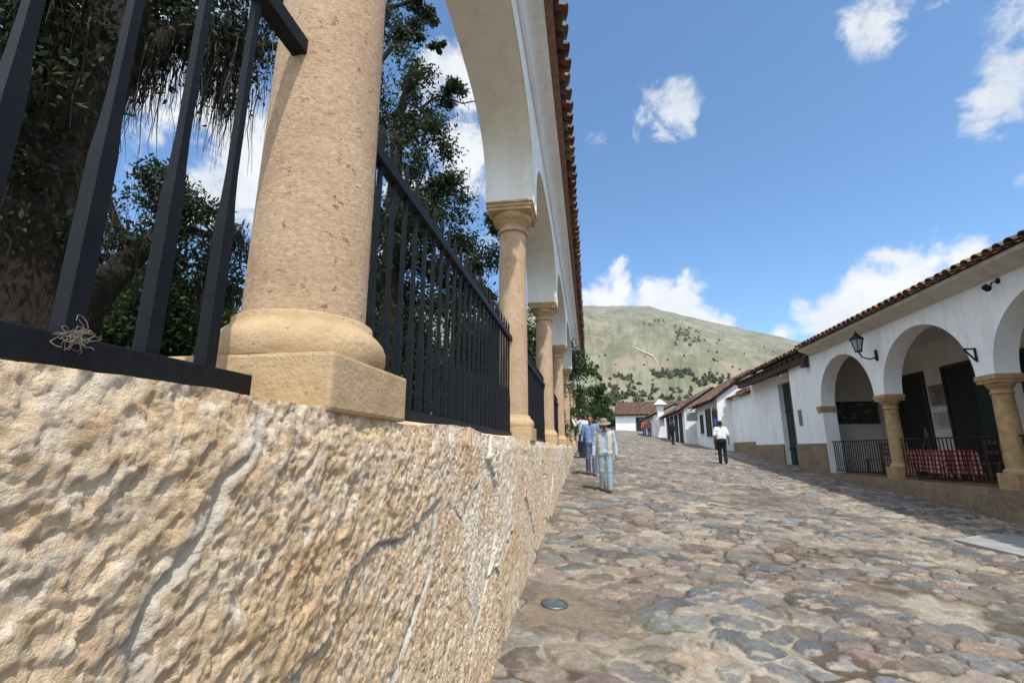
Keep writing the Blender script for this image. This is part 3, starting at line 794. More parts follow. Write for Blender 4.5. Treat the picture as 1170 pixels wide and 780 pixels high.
# menu boards on the pier between the doors
def board(z0,z1,label,tone,txt):
    t=thing('menu_board',label,'sign',(10.395,16.28,(z0+z1)/2),0,'menu boards on the porch pier'); h=(z1-z0)/2
    m=MB(); m.box((-.02,-.30,-h),(-.002,.30,h)); m.build('panel',simple('menu_panel_'+str(int(z0*10)),tone,.1,9,.6,0),t)
    m=MB(); g=random.Random(int(z0*100)); z=h-.08
    while z>-h+.06:
        m.box((-.023,-.25,z),(-.0205,-.25+.3+.2*g.random(),z+.022)); z-=.055
    m.build('lettering',simple('menu_ink',txt,.2,20,.6,0),t)
board(1.28,1.92,'brown and black menu board, upper of the two on the porch pier',(.24,.20,.17),(.03,.02,.02))
board(.62,1.12,'pale menu board with dark lines, lower of the two on the porch pier',(.42,.41,.40),(.12,.12,.13))

# tables with red checked cloths
def checked(name):
    m,nt,b=newmat(name); t=nt.nodes.new('ShaderNodeTexCoord'); sp=nt.nodes.new('ShaderNodeSeparateXYZ'); nt.links.new(t.outputs['UV'],sp.inputs[0])
    fs=[]
    for ax in ('X','Y'):
        a=nt.nodes.new('ShaderNodeMath'); a.operation='MULTIPLY'; a.inputs[1].default_value=1/.11; nt.links.new(sp.outputs[ax],a.inputs[0])
        f=nt.nodes.new('ShaderNodeMath'); f.operation='FRACT'; nt.links.new(a.outputs[0],f.inputs[0])
        g_=nt.nodes.new('ShaderNodeMath'); g_.operation='GREATER_THAN'; g_.inputs[1].default_value=.5; nt.links.new(f.outputs[0],g_.inputs[0]); fs.append(g_.outputs[0])
    ad=nt.nodes.new('ShaderNodeMath'); ad.operation='ADD'; nt.links.new(fs[0],ad.inputs[0]); nt.links.new(fs[1],ad.inputs[1])
    hf=nt.nodes.new('ShaderNodeMath'); hf.operation='MULTIPLY'; hf.inputs[1].default_value=.5; nt.links.new(ad.outputs[0],hf.inputs[0])
    r=ramp(nt,hf.outputs[0],[(0,(.50,.44,.43)),(.45,(.34,.075,.085)),(.9,(.25,.020,.032))]); r.color_ramp.interpolation='CONSTANT'
    nt.links.new(r.outputs['Color'],b.inputs['Base Color']); b.inputs['Roughness'].default_value=.85
    return m
M['check']=checked('red_check_cloth')
def table(x,y,lab_t,lab_c,drop=.50,rz=0):
    t=thing('restaurant_table',lab_t,'table',(x,y,FL),rz,'porch tables')
    m=MB(); m.box((-.33,-.33,.71),(.33,.33,.74),.005); m.build('tabletop',M['wood'],t)
    lg=MB(); lg.box((-.025,-.025,0),(.025,.025,.71)); l0=lg.build('leg',M['wood'],t)
    for i,(a,b_) in enumerate(((-.28,-.28),(.28,-.28),(.28,.28),(-.28,.28))):
        l=l0 if i==0 else l0.copy()
        if i: COL.objects.link(l); l.parent=t
        l.location=(a,b_,0)
    # cloth: square sheet over the top, falling in folds
    n=49; s=.33+drop; u=np.linspace(-s,s,n); U,W=np.meshgrid(u,u); U=U.ravel();W=W.ravel()
    h=.345; ex=np.maximum(np.abs(U)-h,0);ey=np.maximum(np.abs(W)-h,0)
    dn=np.hypot(ex,ey); px=np.clip(U,-h,h)+np.sign(U)*.10*ex+.035*np.sin(W*13+x*3+np.sin(W*5)*1.5)*np.minimum(ex*4,1)*np.sign(U); py=np.clip(W,-h,h)+np.sign(W)*.10*ey+.035*np.sin(U*14+y+np.sin(U*6)*1.3)*np.minimum(ey*4,1)*np.sign(W)
    z=.746-dn
    o=np_mesh('tablecloth',np.stack([px,py,z],1),grid_faces(n,n),M['check']); o.location=(x,y,FL); o.rotation_euler=(0,0,rz)
    uv=o.data.uv_layers.new(name='UVMap'); li=np.zeros(len(o.data.loops),np.int32); o.data.loops.foreach_get('vertex_index',li)
    uv.data.foreach_set('uv',np.stack([U[li]+2,W[li]+2],1).astype(np.float32).ravel())
    tag(o,lab_c,'tablecloth','red checked tablecloths')
table(9.0,14.75,'wooden table under the checked cloth beside the farther column','red and white checked cloth on the table beside the farther column',.56,.1)
table(9.0,13.98,'wooden table under the checked cloth in the middle of the central bay','red and white checked cloth on the table in the middle of the central bay',.6,-.15)
table(8.95,10.15,'wooden table under the checked cloth at the right edge of the photo','red and white checked cloth on the table at the right edge of the photo',.6,.05)
def chair(x,y,rz,label):
    t=thing('wooden_chair',label,'chair',(x,y,FL),rz,'wooden chairs at the porch tables')
    m=MB(); m.box((-.21,-.21,.43),(.21,.21,.46),.006); m.build('seat',M['wood'],t)
    m=MB(); m.box((-.20,-.215,.86),(.20,-.19,.96),.004); m.box((-.20,-.215,.66),(.20,-.19,.73),.004); m.build('backrest',M['wood'],t)
    for i,(a,b_,h) in enumerate(((-.19,.19,.43),(.19,.19,.43),(-.19,-.205,.97),(.19,-.205,.97))):
        m=MB(); m.bar((a,b_,0),(a,b_,h),.036); m.build('leg',M['wood'],t)
chair(9.0,12.9,0.1,'brown wooden chair between the two checked tables of the central bay, nearer side')
chair(9.75,13.2,1.6,'brown wooden chair behind the middle checked table, against the doors')
chair(9.0,11.6,3.2,'brown wooden chair behind the column at the right end of the central bay')
chair(8.9,9.25,0,'brown wooden chair at the checked table by the right edge')
t=thing('wooden_bench','brown slatted wooden bench behind the railing under the dark picture','bench',(9.15,17.1,FL),R(90))
m=MB(); 
for k in range(4): m.box((-.75,-.22+k*.115,.43),(.75,-.13+k*.115,.46),.004)
m.build('seat',M['wood'],t)
m=MB()
for k in range(3): m.box((-.75,-.27,.56+k*.15),(.75,-.245,.67+k*.15),.004)
m.build('backrest',M['wood'],t)
for a in (-.68,.68):
    for b_,h in ((-.25,1.0),(.19,.43)):
        m=MB(); m.bar((a,b_,0),(a,b_,h),.055); m.build('leg',M['wood'],t)
t=thing('menu_easel','small wooden framed easel board standing in front of the porch doors','sign',(9.6,15.75,FL),R(60))
m=MB(); m.box((-.26,-.02,.55),(.26,.0,1.28)); m.build('board',simple('easel_board',(.10,.055,.03),.3,6,.6,0),t)
for a in (-.26,.26):
    m=MB(); m.bar((a,-.03,0),(a*.9,.02,1.36),.035); m.build('leg',M['wood'],t)
m=MB(); m.bar((0,.42,0),(0,.01,1.2),.03); m.build('strut',M['wood'],t)

# ------------------------------------------------------------------ gate wall with tiled canopy
def prop_wall(name,label,cat,loc): return thing(name,label,cat,loc)
gt=thing('gate_wall','white wall with a dark green gate under a tiled canopy on dark beams','gate wall',(8.5,23.8,-.6)); GO=(8.5,23.8,-.6)
def subo(mb,O): mb.v=[(a-O[0],b-O[1],c-O[2]) for a,b,c in mb.v]; return mb
m=MB(); m.box((8.5,23.25,-1.2),(8.9,27.0,3.30)); m.box((8.5,20.61,-1.2),(8.9,20.95,3.25)); m.box((8.5,20.95,2.9),(8.9,23.25,3.25)); subo(m,GO).build('wall',M['stucco2'],gt)
m=MB(); m.box((8.44,23.26,-1.2),(8.497,27.02,.24)); subo(m,GO).build('plinth',M['plinthstone'],gt)
m=MB(); m.box((8.7,20.96,-.8),(8.78,23.24,2.89)); d=subo(m,GO).build('gate_door',M['greendoor'],gt)
m=MB()
for y in (21.5,22.1,22.7): m.box((8.685,y-.008,-.7),(8.699,y+.008,2.85))
for z in (.0,1.6): m.box((8.66,21.0,z),(8.684,23.2,z+.10))
subo(m,GO).build('panel_strip',M['dark'],d)
m=MB(); tile_roof(m,(7.66,18.62,3.50),(0,1,0),nrmv((1,0,.42)),8.2,1.5,.26,.42,12); tile_roof(m,(10.4,20.7,3.50),(0,1,0),nrmv((-1,0,.42)),6.1,1.45,.26,.42,13); subo(m,GO).build('roof_tiles',M['tile'],gt,recalc=False)
m=MB(); m.prism([(7.74,3.46),(9.03,3.99),(10.3,3.46),(10.3,3.42),(7.74,3.42)],'y',18.66,26.75); subo(m,GO).build('canopy_boards',M['darkwood'],gt)
m=MB(); m.box((7.80,18.66,3.14),(7.985,26.7,3.415)); m.box((7.80,18.67,2.95),(7.99,18.95,3.135)); subo(m,GO).build('beam',M['darkwood'],gt)
raf=MB(); raf.box((-.07,-.05,0),(.9,.05,.10)); r0=raf.build('rafter',M['darkwood'],gt); r0.location=(7.74-8.5,18.9-23.8,3.315+.6)
for k in range(1,15):
    r_=r0.copy(); COL.objects.link(r_); r_.parent=gt; r_.location=(7.74-8.5,18.9+.55*k-23.8,3.315+.6)
m=MB(); m.box((7.75,20.62,2.86),(8.49,20.9,2.99),.02); subo(m,GO).build('corbel',M['rightstone'],gt)
# intercom plate on the restaurant's end wall
t=thing('wall_plaque','small grey plaque on the white pier beside the green gate','plaque',(7.995,20.0,1.2)); m=MB(); m.box((-.02,-.14,-.30),(0,.14,.30),.004); m.build('plate',simple('grey_plate',(.18,.19,.19),.2,9,.5,0),t); m=MB(); m.box((-.023,-.10,-.22),(-.0205,.10,.22)); m.build('face',simple('plate_face',(.11,.12,.13),.2,20,.5,0),t)

# garden wall with tile coping beyond the gate
gw=thing('garden_wall','white garden wall with sloping tile coping and stone plinth beyond the gate','wall',(8.62,29.1,-.2)); O=(8.62,29.1,-.2)
m=MB(); m.box((8.62,27.03,-1),(8.95,31.2,2.95)); subo(m,O).build('wall',M['stucco2'],gw)
m=MB(); m.box((8.56,27.03,-1),(8.617,31.2,.42)); subo(m,O).build('plinth',M['plinthstone'],gw)
m=MB(); tile_roof(m,(8.42,27.03,2.93),(0,1,0),nrmv((1,0,.5)),4.3,.5,.25,.5,21); subo(m,O).build('coping_tiles',M['tile'],gw,recalc=False)

def house(name,label,x0,x1,y0,y1,zb,ze,ridge,over,seed,wallm='stucco2',tilep=.27):
    """gabled house: ridge along y, eaves towards the street at x0"""
    cx=(x0+x1)/2; O=(cx,(y0+y1)/2,zb); t=thing(name,label,'house',O)
    m=MB(); m.prism([(x0,zb-1),(x1,zb-1),(x1,ze),(cx,ze+ridge*(1-.02)),(x0,ze)],'y',y0,y1); subo(m,O).build('wall',M[wallm],t)
    sl=nrmv((cx-x0,0,ridge)); L=math.hypot(cx-x0,ridge)+over
    m=MB(); tile_roof(m,(x0-over*sl[0],y0-.18,ze-over*sl[2]+.02),(0,1,0),sl,y1-y0+.36,L,tilep,.45,seed)
    sr=nrmv((cx-x1,0,ridge)); tile_roof(m,(x1-over*sr[0],y0-.18,ze-over*sr[2]+.02),(0,1,0),sr,y1-y0+.36,L,tilep,.45,seed+1)
    subo(m,O).build('roof_tiles',M['tile'],t,recalc=False)
    m=MB(); m.prism([(x0-over*sl[0]+.06,ze-over*sl[2]),(cx,ze+ridge+.0),(x1-over*sr[0]-.06,ze-over*sr[2]),(x1-over*sr[0]-.06,ze-over*sr[2]-.06),(cx,ze+ridge-.06),(x0-over*sl[0]+.06,ze-over*sl[2]-.06)],'y',y0-.14,y1+.14); subo(m,O).build('eave_boards',M['darkwood'],t)
    return t,O
def opening(t,O,x,y0,y1,z0,z1,kind='window',mat='greendoor'):
    m=MB(); m.box((x-.03,y0,z0),(x-.003,y1,z1)); o=subo(m,O).build(kind,M[mat],t)
    f=MB(); f.box((x-.07,y0-.08,z0-.0),(x-.004,y0-.002,z1+.08)); f.box((x-.07,y1+.002,z0),(x-.004,y1+.08,z1+.08)); f.box((x-.07,y0,z1+.002),(x-.004,y1,z1+.08))
    if kind=='window': f.box((x-.12,y0-.1,z0-.08),(x-.004,y1+.1,z0-.002))
    f.box((x-.045,(y0+y1)/2-.03,z0+.01),(x-.032,(y0+y1)/2+.03,z1-.01))
    subo(f,O).build('frame',M['darkwood'],o)
    return o
h0,O0=house('set_back_house','white house set back behind the garden wall with an orange tiled roof',9.4,13.4,28.2,35.5,0,3.5,1.3,.4,31)
h1,O1=house('shop_house','white shop house with tall dark window and hung clothes by its door',7.8,12.0,31.2,37.4,0,3.2,1.5,.55,41)
opening(h1,O1,7.8,33.0,34.1,.95,2.55,'window'); opening(h1,O1,7.8,31.55,32.3,-.2,2.35,'door')
opening(h1,O1,7.8,35.2,35.8,1.2,2.3,'window')
m=MB(); m.box((7.0,36.7,1.95),(7.06,37.3,2.75)); 
t=thing('hanging_sign','grey board sign hanging from the front of the shop house','sign',(7.4,36.9,2.35)); m=MB(); m.box((-.38,-.02,-.32),(.38,.02,.32)); m.build('panel',simple('sign_grey',(.33,.36,.35),.2,6,.6,0),t); m=MB(); m.bar((-.38,0,.4),(.4,0,.4),.035); m.bar((-.3,0,.32),(-.3,0,.39),.015); m.bar((.3,0,.32),(.3,0,.39),.015); m.build('arm',M['iron'],t)
def hung(name,label,y,z,c,w,h,cat='clothes'):
    m=MB(); m.box((7.60,y-w/2,z-h),(7.68,y+w/2,z),.02); m.prism([(y-w/2-.10,z-.05),(y-w/2-.004,z-.02),(y-w/2-.004,z-h*.6),(y-w/2-.10,z-h*.6)],'x',7.61,7.67)
    m.bar((7.62,y,z+.1),(7.80,y,z+.1),.02); m.bar((7.64,y,z),(7.64,y,z+.1),.012)
    return tag(m.build(name,cloth(name+'_cloth',c)),label,cat,'clothes hung at the shop door')
hung('hanging_shirt','dark reddish shirt hung beside the shop door, upper garment',31.42,2.55,(.09,.03,.03),.34,.5)
hung('hanging_jeans','blue jeans hung beside the shop door, lower garment',31.42,1.85,(.06,.14,.36),.3,.6)
h2_,O2=house('long_house','low white house with a row of tall dark doors and a dark eave',7.15,11.5,38.3,47.5,.5,3.15,1.4,.6,51)
for y in (39.3,41.3,43.4,45.4): opening(h2_,O2,7.15,y,y+1.0,.25+.0645*(y-39.5),2.75,'door')
m=MB(); m.box((7.6,37.45,-.5),(8.0,38.25,3.0)); 
h3_,O3=house('far_white_house','far white house with a low red roof at the bend of the street',6.2,10.5,49.0,58.0,1.1,3.35,1.0,.45,61)
opening(h3_,O3,6.2,52.8,53.6,1.95,2.8,'window')
# white turret-like chimney with a cap
t=thing('white_chimney','small white chimney with a pyramid cap on the roofs far down the street','chimney',(6.75,47.8,3.2)); m=MB(); m.box((-.28,-.28,-1),(.28,.28,1.0)); m.build('shaft',M['stucco'],t); m=MB(); m.add([(-.6,-.6,1.02),(.6,-.6,1.02),(.6,.6,1.02),(-.6,.6,1.02),(0,0,1.55)],[(0,1,4),(1,2,4),(2,3,4),(3,0,4),(3,2,1,0)]); m.build('cap',M['stucco'],t)
# end house across the street with red roof
t,O4=house('street_end_house','white house with a broad red roof closing the end of the street',4.0,14.0,62.0,72.0,2.6,4.95,2.0,.5,71)
opening(t,O4,4.0,63.5,64.4,3.3,4.3,'window'); opening(t,O4,4.0,68.0,69.1,2.2,4.4,'door')
t.rotation_euler=(0,0,R(84)); t.location=(9.2,75,2.6)
# far house on the left, past the arcade
t,O5=house('left_far_house','white house past the far end of the arcade on the left side',-6.5,-1.0,34.5,52.0,.7,4.6,1.6,.5,81,'stucco')
# low planted wall at the street end
hw=thing('low_wall','low brown stone wall with planting at the far end of the street','wall',(2.6,84.5,3.5)); m=MB(); m.box((-3.4,-.3,-1.2),(2.2,.3,.9)); m.build('stones',M['plinthstone'],hw)

# ------------------------------------------------------------------ slab and ground light on the street
def gz(x,y): return zg(x,y)
m=MB(); P=[(5.42,8.72),(6.5,9.55),(7.7,9.2),(7.75,7.6),(5.9,7.55)]
vs=[(x,y,gz(x,y)+.055) for x,y in P]+[(x,y,gz(x,y)-.1) for x,y in P]; n=len(P)
m.add(vs,[tuple(range(n)),tuple(range(2*n-1,n-1,-1))]+[(k,n+k,n+(k+1)%n,(k+1)%n) for k in range(n)])
tag(m.build('stone_slab',simple('grey_slab',(.26,.26,.25),.2,4,.85,.3,.01)),'flat grey slab set in the cobbles at the right edge','slab',kind='structure')
t=thing('ground_light','round glass ground light in a metal ring let into the paving by the wall','lamp',(-.35,4.51,gz(-.35,4.51)+.004),0); t.rotation_euler=(R(3.69),R(3.43),0)
mm,nt,b=newmat('steel_ring'); b.inputs['Base Color'].default_value=(.16,.17,.17,1); b.inputs['Metallic'].default_value=.8; b.inputs['Roughness'].default_value=.5
m=MB(); m.lathe([(.105,-.03),(.118,.0),(.118,.022),(.098,.026),(.090,.02)],40); m.build('ring',mm,t)
mg,nt,b=newmat('thick_glass'); b.inputs['Base Color'].default_value=(.06,.10,.105,1); b.inputs['Roughness'].default_value=.22; b.inputs['Specular IOR Level'].default_value=.6
m=MB(); m.lathe([(.0905,.012),(.07,.024),(.03,.029),(.002,.03)],36); m.build('lens',mg,t)
# weeds in the joints
g=np.random.default_rng(11); Cn=[];Rn=[]
for (x,y,k) in [(2.05,8.2,5),(2.6,8.9,4),(2.9,7.2,4),(1.5,9.3,3),(2.35,6.2,3),(1.9,5.2,2),(1.4,7.4,3),(2.9,4.4,2),(3.6,6.4,2),(1.0,10.4,3)]:
    for _ in range(k*3):
        px,py=x+g.normal()*.16,y+g.normal()*.22; Cn.append(np.array((px,py,gz(px,py)+.005))); Rn.append(.025+.02*g.random())
V,Fq,cl=leaf_cloud(Cn,Rn,16,.013,(.035,.05,.015),(.09,.11,.035),12,.5)
tag(np_mesh('joint_weeds',V,Fq,M['leaf'],col=cl,smooth=False),'small green weeds growing in the joints of the cobbles','weeds',kind='stuff')

# ------------------------------------------------------------------ trees
DK=((.012,.022,.010),(.046,.068,.024)); MD=((.022,.040,.014),(.070,.105,.036)); LT=((.04,.065,.02),(.10,.14,.045))
def at(u,v,d): r=ray(u,v); return r/np.hypot(r[0],r[1])*d
# 1: the big leaning mossy tree at the left
b0=at(15,395,7.0); base=np.array((b0[0],b0[1],.05))
def rel(u,v,d): return at(u,v,d)-base
tree('mossy_tree','big dark leaning tree hung with grey moss, nearest behind the left railing',tuple(base),
 [((0,0,-.2),.55),(rel(20,330,7.0),.46),(rel(50,230,7.0),.42),(rel(85,130,7.0),.40),(rel(120,60,7.0),.34),(rel(160,-20,7.1),.26),(rel(200,-110,7.2),.14)],
 [(rel(40,250,7.0),rel(-20,60,6.6),.26,.10),(rel(90,130,7),rel(60,-60,6.2),.2,.08),(rel(105,90,7),rel(240,30,6.9),.24,.07),(rel(130,45,7),rel(330,60,7.6),.16,.05),(rel(150,0,7),rel(300,-60,7),.14,.05),(rel(30,330,7),rel(-60,230,7),.2,.08),(rel(140,30,7),rel(260,90,7.8),.10,.02),(rel(95,120,7),rel(20,20,8),.18,.06)],
 [(rel(60,40,6.8),1.1),(rel(150,-10,6.8),1.2),(rel(250,0,7.2),1.1),(rel(310,40,7.8),.8),(rel(0,100,6.8),1.0),(rel(-20,250,7),1.1),(rel(10,180,7.4),.9),(rel(220,45,7.2),.8),(rel(110,20,7.4),1.0),(rel(40,-40,7),1.2),(rel(20,330,8),.8),(rel(350,-30,8),1.0)],
 .050,((.008,.012,.005),(.026,.036,.013)),101,moss=1600,nleaf=170,mlen=1.5)
# 2: arching lower tree between the bars
b0=at(85,392,9.5); base=np.array((b0[0],b0[1],.05))
tree('mossy_tree','low arching mossy tree between the first three railing bars',tuple(base),
 [((0,0,-.2),.26),(rel(95,360,9.5),.24),(rel(120,325,9.5),.22),(rel(150,295,9.6),.18),(rel(185,265,9.8),.14),(rel(215,240,10),.09)],
 [(rel(150,295,9.6),rel(120,220,9.8),.10,.03),(rel(185,265,9.8),rel(270,270,10.3),.10,.03),(rel(200,255,9.9),rel(190,190,10),.08,.03),(rel(170,280,9.7),rel(250,320,10),.08,.02)],
 [(rel(165,270,9.8),.9),(rel(205,235,10),.8),(rel(240,260,10.3),.9),(rel(265,300,10.6),.9),(rel(210,310,10),.9),(rel(180,205,10),.6),(rel(250,340,10.5),.7)],
 .05,DK,111,moss=700,nleaf=130,mlen=1.0)
# 3: row of trees farther into the park
def park_tree(u,d,ht,rad,label,cols,seed,lean=0,n=8,leaf=.085,low=.25,nl=150):
    b=at(u,400,d); base=np.array((b[0],b[1],max(.08,-1.5+.0645*b[1])))
    g=np.random.default_rng(seed); crown=[]
    limbs=[]
    top=np.array((lean,0,ht))
    for k in range(n):
        a=g.random()*6.28; rr=rad*(.3+.6*g.random()); z=ht*(low+(1-low)*g.random())
        c=np.array((math.cos(a)*rr+lean*z/ht,math.sin(a)*rr,z)); crown.append((c,rad*(.34+.22*g.random())))
        limbs.append(((lean*.4*.5,0,ht*(low*.6+.3*g.random())),tuple(c),.07,.02))
    tree('park_tree',label,tuple(base),[((0,0,-.3),.22),((.05,0,ht*.3),.18),((lean*.5,0.05,ht*.6),.12),(tuple(top),.04)],limbs,crown,leaf,cols,seed,nleaf=nl)
park_tree(-60,15,7,3.2,'dark bushy park tree at the far left edge, behind the leaning trunk',DK,201,low=.12)
park_tree(75,17,5.2,2.8,'green park tree seen low between the first two bars',MD,202,low=.08,n=10)
park_tree(165,18,5.4,2.6,'green park tree seen between the second and third bars',MD,203,low=.05,n=10)
park_tree(255,17,5.0,2.4,'green park tree just left of the big near column',MD,204,low=.06,n=10)
park_tree(395,16,8.0,3.0,'tall dark park tree mostly hidden behind the big near column',DK,205,low=.1,n=10)
# 4: the tree seen between the first two columns
b0=at(440,430,9.0); base=np.array((b0[0],b0[1],.1))
tree('park_tree','dark leafy tree filling the first bay right of the big near column',tuple(base),
 [((0,0,-.2),.20),(rel(445,330,9),.18),(rel(450,230,9),.15),(rel(455,140,9),.10),(rel(470,80,9),.05)],
 [(rel(446,320,9),rel(500,280,9.2),.09,.02),(rel(450,250,9),rel(520,200,9.2),.09,.02),(rel(453,180,9),rel(500,110,9),.07,.02),(rel(446,300,9),rel(550,330,9.6),.09,.02),(rel(450,200,9),rel(410,120,9),.08,.02)],
 [(rel(465,85,9),.62),(rel(485,125,9),.62),(rel(500,165,9.1),.62),(rel(470,190,9),.8),(rel(440,130,9.2),.9),(rel(495,235,9.3),.8),(rel(450,270,9.2),1.0),(rel(515,290,9.6),.85),(rel(480,320,9.4),.9),(rel(545,290,10),.75),(rel(540,340,10),.7),(rel(450,380,9.6),1.0),(rel(510,390,10),1.0),(rel(470,40,9),.35),(rel(430,330,9.2),.9),(rel(480,440,9.6),1.0),(rel(540,430,10.2),.9),(rel(440,440,9.2),.9),(rel(555,250,10),.5),(rel(520,110,9),.3),(rel(520,220,9.2),.5)],
 .046,DK,301,nleaf=230,moss=250,mlen=.5)
# a branch entering above, at the top by the arch
b0=at(420,430,12.0); base=np.array((b0[0],b0[1],.1))
tree('park_tree','taller dark tree whose top branches reach over the first bay near the arch',tuple(base),
 [((0,0,-.2),.26),(rel(420,200,12),.22),(rel(425,60,12),.16),(rel(430,-60,12),.08)],
 [(rel(424,80,12),rel(495,10,12),.08,.02),(rel(426,20,12),rel(500,-20,12),.08,.02),(rel(422,150,12),rel(380,40,12),.1,.03)],
 [(rel(470,5,12),.55),(rel(495,18,12),.42),(rel(485,-25,12),.6),(rel(430,20,12),1.2),(rel(420,-40,12),1.4),(rel(400,120,12),1.4),(rel(500,55,12),.2)],
 .06,DK,311,nleaf=190)
park_tree(520,14,4.2,1.9,'bluish green bushy tree low in the first bay before the second column',((.02,.035,.02),(.06,.09,.05)),206,low=.08,n=9,leaf=.07)
park_tree(575,17,5.2,2.2,'pale green tree seen just left of the second column',MD,207,low=.1,n=9)
park_tree(606,21,4.6,2.0,'light green tree seen between the second and third columns',LT,208,low=.1,n=9)
park_tree(630,30,4.4,2.0,'small green tree glimpsed between the third and fourth columns',LT,209,low=.1,n=8,leaf=.1)
# street tree at the far left end of the street
b=at(681,470,58.); base=np.array((.9,58,2.2))
tree('street_tree','green leafy tree standing at the far left end of the street',tuple(base),
 [((0,0,-.5),.22),((0,0,2),.18),((.1,0,5),.1)],[((0,0,2),(.9,.3,4.2),.08,.03),((0,0,1.8),(-.8,.2,4),.08,.03),((0,0,3),(.2,0,7.5),.06,.02),((0,0,3),(.9,0,6.5),.06,.02)],
 [((.2,0,2.6),1.3),((.9,.2,3.6),1.1),((-.2,0,4.4),1.1),((.5,0,4.9),.9),((.0,0,6.6),.35),((.6,0,6.2),.25),((.2,0,7.6),.22),((-.5,.2,2.2),1.2),((1.0,0,2.4),.9)],.13,((.02,.04,.012),(.07,.11,.03)),401,group='trees along the far street',nleaf=150)
for k,(x,y,r_,lb) in enumerate([(1.6,72,1.3,'round green bush at the street end below the hill, left one'),(3.3,82.5,1.5,'round green bush above the low wall at the street end, right one')]):
    base=np.array((x,y,zg(x,y)))
    tree('round_bush',lb,tuple(base),[((0,0,-.3),.1),((0,0,1.0),.05)],[((0,0,.5),(.5,0,1.4),.04,.01)],[((0,0,1.2),r_),((.6,0,1.5),r_*.7),((-.7,.2,1.0),r_*.8)],.14,MD,420+k,group='bushes at the street end',nleaf=150,cat='bush')
# scrub on the lower hill
g=np.random.default_rng(77); Cn=[];Rn=[]
for (u0,u1,v0,v1,k,sz) in [(690,735,450,466,44,1.4),(742,792,424,433,32,1.4),(788,835,431,440,26,1.3),(735,800,446,458,24,1.1),(700,905,432,455,16,.7),(760,900,372,415,10,.7),(770,800,375,392,14,1.3),(695,725,430,446,16,1.3),(735,760,366,373,8,1.6),(770,795,378,396,12,1.6),(670,905,400,450,30,.34)]:
    for _ in range(k):
        p=hit_hill(u0+(u1-u0)*g.random(),v0+(v1-v0)*g.random())
        if p is None: continue
        s=sz*(.7+.5*g.random())*min(1.0,max(.45,np.hypot(p[0],p[1])/230.))
        hgt=(.9+1.3*g.random()**2)*s
        for j in range(3): Cn.append(p+np.array((g.normal()*.35*s,g.normal()*.6*s,hgt*(.2+.45*j)))); Rn.append(s*(.70-.2*j)*(.7+.6*g.random()))
V,Fq,cl=leaf_cloud(Cn,Rn,26,.42,(.085,.105,.065),(.15,.17,.105),78,.9)
tag(np_mesh('hillside_scrub',V,Fq,M['leaf'],col=cl,smooth=False),'scattered scrub and small trees on the lower hill','scrub',kind='stuff')

# ------------------------------------------------------------------ people
def capsule(mb,p0,p1,r0,r1,n=12,flat=1.0):
    p0=np.array(p0,float);p1=np.array(p1,float);d=p1-p0;L=np.linalg.norm(d)
    d=d/L if L>1e-6 else np.array((0,0,1.))
    pts=[];rs_=[]
    for i in range(5):
        a=math.pi/2*(1-i/4); pts.append(p0-d*r0*math.sin(a)); rs_.append(max(r0*math.cos(a),1e-3))
    for i in range(5):
        a=math.pi/2*(i/4); pts.append(p1+d*r1*math.sin(a)); rs_.append(max(r1*math.cos(a),1e-3))
    mb.tube(pts,rs_,n,True)
def fuse(name,mb,mats,parent,voxel,smooth=4):
    o=mb.build(name,mats,None)
    md=o.modifiers.new('r','REMESH'); md.mode='VOXEL'; md.voxel_size=voxel; md.use_smooth_shade=True
    ms=o.modifiers.new('s','SMOOTH'); ms.iterations=smooth; ms.factor=.5
    dg=bpy.context.evaluated_depsgraph_get(); me=bpy.data.meshes.new_from_object(o.evaluated_get(dg))
    old=o.data; o.modifiers.clear(); o.data=me; bpy.data.meshes.remove(old); me.name=name
    if not isinstance(mats,(list,tuple)): mats=[mats]
    me.materials.clear()
    for m in mats: me.materials.append(m)
    o.parent=parent
    if not name in ('body','hair','shoe'):
        n=len(me.vertices); co=np.zeros(n*3,np.float32); me.vertices.foreach_get('co',co); co=co.reshape(-1,3); nn=np.zeros(n*3,np.float32); me.vertices.foreach_get('normal',nn); nn=nn.reshape(-1,3)
        d=(fbm(co[:,0]*9+co[:,1]*7,co[:,2]*16,3,801)-.5)*.012+(fbm(co[:,0]*20+5,co[:,2]*30+co[:,1]*18,2,811)-.5)*.006
        me.vertices.foreach_set('co',(co+nn*d[:,None]).astype(np.float32).ravel()); me.update()
    return o
